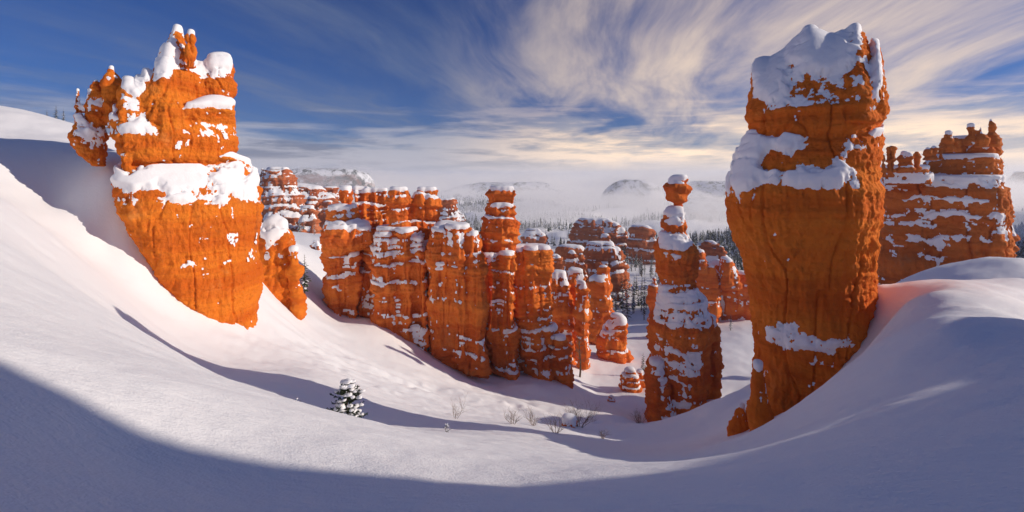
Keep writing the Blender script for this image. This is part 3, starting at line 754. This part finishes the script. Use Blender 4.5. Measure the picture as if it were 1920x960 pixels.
# --- castle behind the left fin and red walls beyond it
CAS = dict(u=6.0, strata=0.26, st_len=0.55, groove=0.42, gr_len=0.9, big=0.2, fine=0.07, n0=0.33, thick=0.16, sm=2, dust=0.3, led=0.9, sms=3)
rock('red and white banded castle rock with a flat turret, behind the left fin', 'rock formation',
     [([(316, 488, 496), (340, 482, 500), (460, 478, 520)], {}), ([(316, 500, 540), (322, 498, 542), (335, 492, 552), (360, 488, 562), (400, 484, 580), (440, 480, 600), (480, 480, 600)], dict(hd=0.7)),
      ([(388, 560, 590), (440, 556, 596), (480, 556, 600)], dict(dD=-14))], 250, 0.6, M_ROCK_F, **CAS)
rock('long low red rampart stretching away beside the castle rock', 'rock formation',
     [([(345, 545, 560), (350, 540, 600), (372, 540, 628), (400, 540, 634), (450, 540, 640), (480, 540, 640)], dict(hd=0.4)), ([(352, 604, 634), (380, 598, 640), (450, 590, 645)], dict(hd=0.5, dD=20)), ([(370, 575, 596), (420, 570, 600), (460, 570, 600)], dict(dD=-16)),
      ([(378, 605, 625), (430, 600, 630), (460, 600, 630)], dict(dD=-14))], 300, 0.75, M_ROCK_F, **CAS)
rock('short red cliff between two towers of the row, far behind them', 'rock formation',
     [([(374, 818, 852), (385, 816, 858), (410, 812, 868), (440, 808, 880)], dict(hd=0.6)), ([(400, 858, 872), (440, 850, 885)], {})], 260, 0.65, M_ROCK_F, **CAS)
rock('pale pink spires low on the slope behind the leftmost pillar of the row', 'rock formation',
     [([(452, 584, 596), (470, 580, 606), (520, 578, 612), (560, 578, 614)], {}), ([(470, 602, 612), (560, 598, 616)], {})], 130, 0.33, M_ROCK_F, **{**CAS, 'u': 3.0})
for lab, rows, D in [
    ('broken red rock ledge furthest left of the snowy badlands beyond the row', [([(462, 1050, 1090), (475, 1044, 1100), (500, 1040, 1110), (540, 1036, 1114)], dict(hd=0.5))], 190),
    ('stepped red rock shelf with snow treads in the middle of the badlands', [([(456, 1098, 1150), (470, 1094, 1164), (490, 1092, 1170), (515, 1092, 1172), (560, 1090, 1174)], dict(hd=0.5))], 180),
    ('small snowy red knob above the stepped shelf, before the dark pine valley', [([(440, 1128, 1140), (455, 1122, 1150), (480, 1118, 1158), (530, 1112, 1162)], dict(hd=0.6))], 230),
    ('low red spur with snowy teeth left of the fluted columns top', [([(478, 1034, 1046), (492, 1028, 1056), (520, 1026, 1062), (580, 1024, 1064)], dict(hd=0.6))], 150),
    ('jagged red fin with snow steps directly left of the valley forest', [([(466, 1150, 1160), (478, 1142, 1170), (500, 1136, 1176), (530, 1132, 1178), (580, 1130, 1180)], dict(hd=0.6))], 205),
    ('toothed red comb of rock behind the top of the clustered orange columns', [([(470, 1068, 1076), (486, 1060, 1086), (510, 1056, 1096), (540, 1054, 1100)], dict(hd=0.5)), ([(476, 1086, 1092), (520, 1080, 1104)], dict(dD=-6))], 140),
    ('long pale red scarp across the misty slope above the stepped shelf', [([(412, 1088, 1140), (420, 1078, 1158), (436, 1070, 1176), (456, 1066, 1180), (500, 1060, 1186)], dict(hd=0.3))], 330),
    ('low rust scarp in the mist just left of the hammer spire neck', [([(424, 1186, 1212), (432, 1180, 1222), (450, 1176, 1230), (510, 1166, 1240)], dict(hd=0.4))], 300),
    ('red sawtooth ridge on the hill between hammer spire and towering hoodoo', [([(452, 1322, 1336), (464, 1314, 1352), (486, 1308, 1372), (510, 1306, 1380), (560, 1300, 1384)], dict(hd=0.4)), ([(462, 1348, 1356), (500, 1340, 1366)], dict(dD=-6))], 215),
    ('faint red outcrop high on the misty slope beyond the square headed tower', [([(430, 985, 1010), (440, 978, 1020), (458, 974, 1030), (500, 970, 1034)], dict(hd=0.5))], 330)]:
    rock(lab, 'rock formation', rows, D, D * 0.0026, M_ROCK_F, **{**CAS, 'u': D / 45.0}, group='snowy red badlands beyond the row')
for lab, rows in [('small orange rock scab on the snowy left hill, middle of three', [([(238, 52, 60), (242, 48, 66), (250, 46, 68)], {})]),
                  ('long orange rock scab on the snowy hill, nearest the three skyline pines', [([(243, 70, 76), (248, 66, 84), (258, 66, 86)], {})]),
                  ('tiny orange rock scab highest on the snowy hill at the left edge', [([(222, 24, 30), (227, 22, 36), (236, 22, 38)], {})])]:
    rock(lab, 'stone', rows, 45, 0.09, M_ROCK_L, u=0.7, strata=0.2, groove=0.3, n0=0.3, thick=0.3, name='boulder')
# little rocks in the snow close by
for lab, rows, D, uu in [
    ('crooked orange rock nub in the snow at the left foot of the towering hoodoo', [([(760, 1386, 1400), (775, 1378, 1402), (800, 1376, 1404), (830, 1376, 1404)], {})], 16.0, 0.6),
    ('low tan stone poking from the snow beside the bare bushes', [([(784, 1058, 1078), (790, 1052, 1082), (800, 1050, 1084)], {})], 32, 0.8)]:
    rock(lab, 'stone', rows, D, 0.06 if D < 25 else 0.08, M_ROCK_R, u=uu, strata=0.2, groove=0.3, n0=0.3, thick=0.3, name='boulder')


# ------------------------------------------------------------------ unseen mound added right of the camera to throw shade over the foreground
def build_shade_mound():
    hx, hy = math.sin(SUN_AZ), math.cos(SUN_AZ)          # towards the sun
    px_, py_ = -hy, hx                                   # across
    prof = [(-14, 12), (-5, 10.6), (-1.2, 9.8), (0.9, 9.0), (1.1, 7.9), (1.7, 6.2), (2.8, 4.9), (3.7, 3.8), (5.0, 2.9), (7.6, 2.6), (10, 2.4), (11.5, 1.3), (13.5, -3)]
    rows = []
    for z, e in prof: rows.append((z, -16.0, e))
    zz = np.linspace(-14, 13.5, 80)
    E_ = np.interp(zz, [r[0] for r in rows], [r[2] for r in rows])
    seg = 48; th = np.linspace(0, 2 * np.pi, seg, endpoint=False); vs = []
    for z, e in zip(zz, E_):
        c, h = (e - 16) / 2, (e + 16) / 2
        a = c + h * np.sign(np.cos(th)) * np.abs(np.cos(th)) ** 0.8
        d = 17.5 + (3.0 + 0.25 * max(0, 6 - z)) * np.sin(th)
        vs.append(np.stack([d * hx + a * px_, d * hy + a * py_, np.full(seg, z)], 1))
    vs = np.concatenate(vs); fs = []
    for i in range(len(zz) - 1):
        for j in range(seg):
            a, b = i * seg + j, i * seg + (j + 1) % seg
            fs.append((a, b, b + seg, a + seg))
    n = len(vs); vs = np.concatenate([vs, [vs[-seg:].mean(0) + (0, 0, 0.6)]])
    for j in range(seg): fs.append((n - seg + j, n - seg + (j + 1) % seg, n))
    vs = vs + 0.25 * fbm(vs / 3.0, 3)[:, None] * np.array([1, 1, 0.6])
    tag(link_mesh('shade_mound', vs, fs, M_SNOW), kind='structure')  # added shadow caster outside the view, outline shaped for its shadow edge


build_shade_mound()


# ------------------------------------------------------------------ far mesas rising out of the fog
def mesa(name, rows, D, hd, mat_, nz=0.05):
    v, f = loft(rows, D, hd=hd, ex=3, seg=120)
    k = D / F
    v = v + (fbm(v / (40 * k), 4) * 6 * k)[:, None] * np.array([1, 1, 0.35])
    tag(link_mesh(name, v, f, mat_), kind='structure')


def make_mesa_mat():
    m, n = mat('mesa')
    g = n.n('ShaderNodeNewGeometry'); pos = g.outputs['Position']
    nz = n.sep(g.outputs['Normal'])[2]
    k = n.noise(n.v('MULTIPLY', pos, (1, 1, 2.0)), 0.02, 6.0, 0.7)
    snow = n.mr(n.m('ADD', nz, n.m('MULTIPLY', n.m('SUBTRACT', k, 0.5), 1.8)), 0.05, 0.5)
    tree = n.mr(n.noise(pos, 0.05, 5.0, 0.75), 0.48, 0.60)
    c = n.mix(snow, (0.26, 0.12, 0.08), (0.80, 0.82, 0.86))
    c = n.mix(tree, c, (0.06, 0.075, 0.065))
    principled(n, c, 0.9, **{'Specular IOR Level': 0.1})
    return m


M_MESA = make_mesa_mat()
mesa('hills', [(336, 1170, 1195), (339, 1160, 1215), (345, 1146, 1230), (352, 1138, 1238), (362, 1130, 1246), (400, 1110, 1270)], 1150, 0.9, M_MESA)
mesa('hills', [(316, 560, 640), (319, 540, 676), (326, 520, 690), (345, 500, 700), (380, 480, 720)], 1300, 0.5, M_MESA)
mesa('hills', [(355, 1036, 1044), (361, 1028, 1050), (380, 1020, 1062)], 1500, 0.9, M_MESA)
mesa('hills', [(322, 1902, 2000), (335, 1890, 2100), (380, 1860, 2200)], 1800, 0.5, M_MESA)
mesa('hills', [(372, 1290, 1340), (380, 1270, 1390), (410, 1240, 1420)], 800, 0.6, M_MESA)


mesa('hills', [(342, 900, 1010), (348, 860, 1060), (370, 800, 1100)], 1700, 0.4, M_MESA)
mesa('hills', [(340, 1300, 1370), (347, 1262, 1420), (370, 1200, 1460)], 1600, 0.4, M_MESA)


def box(name, a, b, m):
    v = [(x, y, z) for z in (a[2], b[2]) for y in (a[1], b[1]) for x in (a[0], b[0])]
    return link_mesh(name, v, [(0, 2, 3, 1), (4, 5, 7, 6), (0, 1, 5, 4), (2, 6, 7, 3), (0, 4, 6, 2), (1, 3, 7, 5)], m, smooth=False)


def build_fog():
    m = bpy.data.materials.new('fog'); m.use_nodes = True; n = NT(m.node_tree)
    pos = n.n('ShaderNodeNewGeometry').outputs['Position']
    x, y, z = n.sep(pos)
    big = n.noise(n.v('MULTIPLY', pos, (1 / 560, 1 / 800, 0.0)), 1.0, 2.0, 0.5)
    puff = n.noise(n.v('MULTIPLY', pos, (1 / 230, 1 / 260, 1 / 110)), 1.0, 5.0, 0.62, 0.5)
    near = n.mr(y, 330, 800, -8, 8)
    top = n.m('ADD', n.m('ADD', n.m('MULTIPLY', n.m('SUBTRACT', big, 0.5), 420), n.m('MULTIPLY', n.m('SUBTRACT', puff, 0.5), 340)), n.m('ADD', near, -38))
    dens = n.m('MULTIPLY', n.mr(n.m('SUBTRACT', n.m('MINIMUM', top, 42), z), 0.0, 30.0), 0.045)
    vol = n.n('ShaderNodeVolumePrincipled', {'Color': (1, 1, 1, 1), 'Density': dens, 'Anisotropy': 0.3})
    n.n('ShaderNodeOutputMaterial', {'Volume': vol.outputs[0]})
    o = box('fog', (-5000, 330, -170), (6000, 7000, 60), m)
    tag(o, kind='stuff')


build_fog()


def build_haze():
    m = bpy.data.materials.new('haze'); m.use_nodes = True; n = NT(m.node_tree)
    vol = n.n('ShaderNodeVolumePrincipled', {'Color': (0.90, 0.94, 1.0, 1), 'Density': 0.00016, 'Anisotropy': 0.2})
    n.n('ShaderNodeOutputMaterial', {'Volume': vol.outputs[0]})
    tag(box('haze', (-15000, -15000, -400), (15000, 15000, 130), m), kind='stuff')


build_haze()


# ------------------------------------------------------------------ trees and bushes
def blade(rng, L, w, droop, rise, nseg=3):
    """one bough along +x: a jagged strip; returns verts, quads"""
    v, f = [], []
    for i in range(nseg + 1):
        t = i / nseg
        x = L * t; z = rise * t * L - droop * t * t * L
        ww = w * (0.25 + 0.9 * math.sin(math.pi * min(0.98, t * 0.75 + 0.12))) * rng.uniform(0.75, 1.25) * (1 - 0.55 * t)
        v += [(x, -ww, z - 0.22 * ww), (x, 0, z + 0.10 * ww), (x, ww, z - 0.22 * ww)]
    for i in range(nseg):
        a = i * 3
        f += [(a, a + 3, a + 4, a + 1), (a + 1, a + 4, a + 5, a + 2)]
    return np.array(v), f


def conifer(seed, h=10.0, r=1.9, levels=14, per=7, bare=0.12, snowy=0.6, nseg=3, lean=0.0):
    rng = random.Random(seed)
    cv, cf, sv, sf = [], [], [], []

    def put(V, Fs, v, f):
        o = sum(len(q) for q in V); V.append(v); Fs += [tuple(k + o for k in t) for t in f]
    for l in range(levels):
        t = l / (levels - 1)
        z = h * (bare + (1 - bare) * t ** 0.92)
        R = r * ((1 - t) ** 0.8 * 0.95 + 0.06) * (0.55 + 0.45 * min(1, t * 5 + 0.3))
        n = max(3, int(per * (1 - 0.5 * t)))
        a0 = rng.random() * 6.28
        for k in range(n):
            if rng.random() < 0.12: continue
            a = a0 + k * 6.283 / n + rng.uniform(-0.4, 0.4)
            L = R * rng.uniform(0.6, 1.2)
            v, f = blade(rng, L, 0.20 * R + 0.10 * r * (1 - t) + 0.03 * r, rng.uniform(0.25, 0.55), rng.uniform(-0.05, 0.25) + 0.5 * t, nseg)
            c, s_ = math.cos(a), math.sin(a)
            w = np.stack([v[:, 0] * c - v[:, 1] * s_, v[:, 0] * s_ + v[:, 1] * c, v[:, 2] + z + rng.uniform(-0.3, 0.3) * h / levels], 1)
            put(cv, cf, w, f)
            if rng.random() < snowy:
                u = v.copy(); u[:, 1] *= rng.uniform(0.55, 0.95); u[:, 2] += 0.05 * r + 0.02 * R
                u[:, 0] = u[:, 0] * 0.85 + 0.12 * L
                w2 = np.stack([u[:, 0] * c - u[:, 1] * s_, u[:, 0] * s_ + u[:, 1] * c, u[:, 2] + z + (w[0, 2] - v[0, 2] - z)], 1)
                put(sv, sf, w2, f)
    tv, tf = [], []
    for i in range(5):
        t = i / 4
        for k in range(6):
            a = k * 1.047; q = 0.035 * h * (1 - 0.9 * t) * 0.55
            tv.append((q * math.cos(a), q * math.sin(a), h * (t * 1.02 - 0.04)))
    for i in range(4):
        for k in range(6): tf.append((i * 6 + k, i * 6 + (k + 1) % 6, i * 6 + 6 + (k + 1) % 6, i * 6 + 6 + k))
    return (tv, tf), (np.concatenate(cv), cf), (np.concatenate(sv), sf)


PROTO = []
for sd, (h, r, lv, pr, bare, sn) in enumerate([(10, 1.7, 15, 7, .10, .62), (11, 1.5, 17, 6, .22, .55), (8.5, 1.8, 12, 7, .08, .7), (12, 1.6, 17, 6, .30, .5), (9, 1.3, 14, 6, .15, .6)]):
    t, c, n_s = conifer(sd + 20, h, r, lv, pr, bare, sn, 2)
    me = []
    for nm, (v, f), mt in (('trunk', t, M_BARK), ('crown', c, M_NEEDLE), ('snow_load', n_s, M_TSNOW)):
        o = link_mesh(nm, v, f, mt, smooth=False); me.append(o.data); bpy.data.objects.remove(o)
    PROTO.append((h, me))


def pine(loc, h, label, group, rng, whole=True):
    H, me = rng.choice(PROTO)
    root = empty('pine_tree', loc, rng.uniform(0, 6.28), h / H)
    tag(root, label, 'tree', group)
    for nm, m in zip(('trunk', 'crown', 'snow_load'), me):
        o = bpy.data.objects.new(nm, m); C.objects.link(o); o.parent = root
        if nm == 'snow_load': o['kind'] = 'stuff'
    return root


def sow(n, px0, px1, d0, d1, h0, h1, label, group, seed, clump=1.0):
    rng = random.Random(seed); done = 0; tries = 0
    while done < n and tries < n * 40:
        tries += 1
        D = d0 * (d1 / d0) ** rng.random(); px = rng.uniform(px0, px1)
        x, y = (px - 960) / F * D, D
        if perlin([[x / 45.0, y / 45.0, seed * 1.3]])[0] < rng.uniform(-0.25, 0.45) * clump: continue
        pine((x, y, gz(x, y) - 0.2), rng.uniform(h0, h1), label, group, rng); done += 1


sow(128, 1095, 1245, 150, 330, 7, 13, 'snow dusted pine in the dark valley forest left of the hammer spire', 'pines of the valley forest left of the hammer spire', 1, 0.6)
sow(45, 960, 1130, 230, 420, 6, 11, 'snow dusted pine on the misty badlands slope beyond the row of hoodoos', 'pines on the misty badlands slope', 2)
sow(45, 1300, 1430, 170, 330, 7, 13, 'dark pine on the hill between the hammer spire and the towering hoodoo', 'pines between hammer spire and towering hoodoo', 3, 0.6)
sow(14, 1885, 1960, 150, 300, 8, 13, 'dark pine beyond the right end of the wide cliff', 'pines beyond the wide cliff', 4, 0.2)
sow(14, 830, 905, 220, 330, 6, 9, 'small snowy pine in the gap between the domed pillar and the tall tower', 'pines behind the gap in the row', 5)
sow(16, 560, 640, 200, 300, 5, 9, 'small snowy pine at the foot of the red castle rock', 'pines at the castle rock foot', 6)
RT = random.Random(4)
for px, D, h, lab in [(88, 58, 1.6, 'leftmost and smallest of the dark pines on the left skyline'), (105, 60, 2.6, 'tallest dark pine on the left skyline, middle of three'), (119, 59, 2.0, 'dark pine on the left skyline nearest the orange fin')]:
    x, y = (px - 960) / F * D, D
    pine((x, y, gz(x, y) - 0.1), h * 1.3, lab, None, RT)
for px, py, D, h, lab in [(571, 574, 54, 6.4, 'snow laden pine right of the squat rock, at the head of the snow slope'), (1206, 686, 84, 4.4, 'young dark pine in the shaded valley just left of the hammer spire'),
                          (1168, 640, 120, 6.5, 'dark pine standing in front of the valley forest beside the knobbly red mound'), (1370, 592, 118, 4.5, 'small thin pine on the shaded snow between hammer spire and towering hoodoo')]:
    x, y = (px - 960) / F * D, D
    pine((x, y, gz(x, y) - 0.1), h, lab, None, RT)


def twigs(seed, h, spread, stems, depth=3, r0=0.012, gnarl=0.35):
    """bare woody plant as thin three sided tubes"""
    rng = random.Random(seed); V, Fs = [], []

    def tube(a, b, ra, rb):
        d = (b - a).normalized(); u = d.orthogonal().normalized(); w = d.cross(u); o = len(V)
        for p, r in ((a, ra), (b, rb)):
            for k in range(3):
                q = k * 2.094; V.append(tuple(p + u * (r * math.cos(q)) + w * (r * math.sin(q))))
        for k in range(3): Fs.append((o + k, o + (k + 1) % 3, o + 3 + (k + 1) % 3, o + 3 + k))

    def grow(p, d, L, r, k):
        n = 3
        for i in range(n):
            d = (d + Vector((rng.uniform(-1, 1), rng.uniform(-1, 1), rng.uniform(-0.5, 0.7))) * gnarl).normalized()
            q = p + d * (L / n); tube(p, q, r, r * 0.8); p = q; r *= 0.8
            if k > 0:
                for _ in range(rng.choice((1, 2))):
                    dd = (d + Vector((rng.uniform(-1, 1), rng.uniform(-1, 1), rng.uniform(-0.2, 0.8))) * 0.8).normalized()
                    grow(p, dd, L * rng.uniform(0.45, 0.7), r * 0.65, k - 1)
    for s_ in range(stems):
        a = rng.uniform(0, 6.28)
        grow(Vector((0.06 * h * math.cos(a), 0.06 * h * math.sin(a), -0.05 * h)), Vector((math.cos(a) * spread, math.sin(a) * spread, 1)).normalized(), h * rng.uniform(0.5, 0.8), r0, depth)
    return V, Fs


def bush(px, py, D, h, spread, stems, label, seed, r0=0.012, name='bare_bush', cat='bush'):
    x, y = (px - 960) / F * D, D
    v, f = twigs(seed, h, spread, stems, 3, r0)
    o = link_mesh(name, v, f, M_TWIG, smooth=False); o.location = (x, y, gz(x, y))
    tag(o, label, cat)


bush(1088, 802, 33, 1.7, 0.9, 12, 'biggest bare brown bush, beside the tan stone in the valley', 1, 0.022)
bush(963, 818, 22, 0.75, 0.9, 7, 'low bare bush at the left end of the line of bushes in the gully', 2, 0.013)
bush(1000, 816, 24, 0.8, 0.8, 7, 'low bare bush, second from the left in the line along the gully', 3, 0.013)
bush(1042, 830, 20, 0.9, 0.8, 8, 'bare bush half in shade, just in front of the biggest brown bush', 4, 0.013)
bush(1200, 806, 46, 1.5, 0.9, 10, 'wispy bare bush at the left foot of the hammer spire', 5, 0.025)
bush(854, 780, 22, 1.0, 0.5, 4, 'single thin bare sapling alone on the sunlit slope', 6, 0.012)
bush(1130, 835, 24, 0.5, 0.9, 6, 'scrubby twigs in the snow at the shaded right end of the gully', 7, 0.012)
# leafless tree in front of the clustered columns
x_, y_ = (1087 - 960) / F * 80, 80
tr = empty('bare_tree', (x_, y_, gz(x_, y_)))
tag(tr, 'tall bare dead looking tree in front of the clustered orange columns', 'tree')
tv, tf = [], []
for i in range(7):
    t = i / 6
    for k in range(7):
        a = k * 0.8976; q = 0.20 * (1 - 0.85 * t)
        tv.append((q * math.cos(a) + 0.15 * math.sin(t * 5), q * math.sin(a), 7.4 * t - 0.3))
for i in range(6):
    for k in range(7): tf.append((i * 7 + k, i * 7 + (k + 1) % 7, i * 7 + 7 + (k + 1) % 7, i * 7 + 7 + k))
link_mesh('trunk', tv, tf, M_BARK, tr)
rg = random.Random(11); V, Fs = [], []
for i in range(26):
    z = rg.uniform(2.6, 7.3); a = rg.uniform(0, 6.28)
    v, f = twigs(100 + i, rg.uniform(1.6, 2.6) * (1.25 - z / 10), 1.6, 1, 2, 0.045)
    v = np.array(v); c, s_ = math.cos(a), math.sin(a)
    v = np.stack([v[:, 0] * c - v[:, 1] * s_, v[:, 0] * s_ + v[:, 1] * c, v[:, 2] * 0.6 + z], 1)
    o = sum(len(q) for q in V); V.append(v); Fs += [tuple(k + o for k in t) for t in f]
link_mesh('branches', np.concatenate(V), Fs, M_TWIG, tr)


def clump(rng, r):
    """a lump of clinging snow"""
    v, f = [], []
    n, m = 8, 5
    for i in range(m + 1):
        a = math.pi * i / m
        for k in range(n):
            b = k * 6.283 / n; q = r * (1 + 0.25 * rng.uniform(-1, 1))
            v.append((q * math.sin(a) * math.cos(b), q * math.sin(a) * math.sin(b), 0.7 * q * math.cos(a)))
    for i in range(m):
        for k in range(n): f.append((i * n + k, i * n + n + k, i * n + n + (k + 1) % n, i * n + (k + 1) % n))
    return np.array(v), f


def needle_shrub(px, py, D, h, r, label, seed, lv=13, per=11, name='pine_sapling', cat='young tree'):
    x, y = (px - 960) / F * D, D
    root = empty(name, (x, y, gz(x, y) - 0.03 * h)); tag(root, label, cat)
    rng = random.Random(seed)
    tv = [(0.03 * h * (1 - t) * math.cos(k * 1.047), 0.03 * h * (1 - t) * math.sin(k * 1.047), h * t * 0.95) for t in (0, .5, .99) for k in range(6)]
    tf = [(i * 6 + k, i * 6 + (k + 1) % 6, i * 6 + 6 + (k + 1) % 6, i * 6 + 6 + k) for i in range(2) for k in range(6)]
    link_mesh('trunk', tv, tf, M_BARK, root)
    NV, NF, SV, SF = [], [], [], []
    no = so = 0
    for l in range(lv):
        t = l / (lv - 1); z = h * (0.06 + 0.88 * t); R = r * ((1 - t) ** 0.7 * 0.95 + 0.13) * rng.uniform(0.75, 1.15)
        for k in range(max(4, int(per * (1 - 0.5 * t)))):
            a = rng.uniform(0, 6.28); L = R * rng.uniform(0.55, 1.1); rise = rng.uniform(-0.15, 0.35) + 0.5 * t
            d = np.array([math.cos(a), math.sin(a), rise]); d /= np.linalg.norm(d)
            # needles: many thin blades along the bough
            for q in range(64):
                s_ = L * rng.uniform(0.25, 1.0); p = np.array([0, 0, z]) + d * s_
                e = d * 0.6 + np.array([rng.uniform(-1, 1), rng.uniform(-1, 1), rng.uniform(-0.5, 0.9)]); e /= np.linalg.norm(e)
                ln = 0.075 * (h / 1.4) * rng.uniform(0.7, 1.3); w = np.cross(e, [rng.uniform(-1, 1), rng.uniform(-1, 1), 1.0]); w = w / np.linalg.norm(w) * 0.014 * (h / 1.4)
                NV += [p - w, p + w, p + e * ln + w * 0.4, p + e * ln - w * 0.4]; NF.append((no, no + 1, no + 2, no + 3)); no += 4
            if rng.random() < 0.55:
                for q in range(rng.choice((1, 2))):
                    v, f = clump(rng, (0.055 + 0.05 * rng.random()) * h / 1.4)
                    p = np.array([0, 0, z]) + d * L * rng.uniform(0.5, 1.0) + np.array([0, 0, 0.035 * h])
                    SV.append(v * np.array([1.25, 1.25, 0.8]) + p); SF += [tuple(i + so for i in tt) for tt in f]; so += len(v)
    link_mesh('crown', np.array(NV), NF, M_NEEDLE, root, smooth=False)
    link_mesh('snow_load', np.concatenate(SV), SF, M_TSNOW, root)['kind'] = 'stuff'


needle_shrub(651, 788, 14, 1.32, 0.70, 'young snow clumped pine standing alone on the sunlit slope', 1)
needle_shrub(557, 768, 13, 0.32, 0.17, 'tiny snowy sprig left of the young pine', 2, 6, 7)
needle_shrub(838, 828, 12, 0.26, 0.16, 'knee high snowy seedling by the edge of the foreground shadow', 3, 6, 7)


# far woods that read as one mass: many small dark firs on the misty slopes
def far_woods():
    rng = random.Random(9); V, Fs, o = [], [], 0
    n = 0
    while n < 6800:
        D = 270 * (1300 / 270) ** rng.random(); px = rng.uniform(850, 1960) if rng.random() < 0.8 else rng.uniform(480, 850)
        x, y = (px - 960) / F * D, D
        if perlin([[x / 90.0, y / 90.0, 5.5]])[0] < rng.uniform(-0.1, 0.35): continue
        z = gz(x, y); h = rng.uniform(6, 12); n += 1
        for l in range(4):
            t = l / 4; r = h * 0.17 * (1 - t) + 0.3; k = 6; z0 = z + h * (0.1 + 0.8 * t); a0 = rng.random() * 6
            V.append((x, y, z0 + h * 0.34))
            for j in range(k):
                q = r * rng.uniform(0.6, 1.2); V.append((x + q * math.cos(a0 + j * 1.047), y + q * math.sin(a0 + j * 1.047), z0 + rng.uniform(-0.05, 0.05) * h))
            for j in range(k): Fs.append((o, o + 1 + j, o + 1 + (j + 1) % k, o))
            o += k + 1
    me = link_mesh('forest', V, [t[:3] for t in Fs], M_WOODS, smooth=False)
    tag(me, kind='stuff')


def make_woods():
    m, n = mat('far_woods')
    g = n.n('ShaderNodeNewGeometry'); pos = g.outputs['Position']
    k = n.noise(pos, 0.45, 3.0, 0.7)
    c = n.mix(n.mr(k, 0.50, 0.62), (0.05, 0.062, 0.045), (0.78, 0.80, 0.84))
    principled(n, c, 0.9)
    return m


M_WOODS = make_woods()
far_woods()
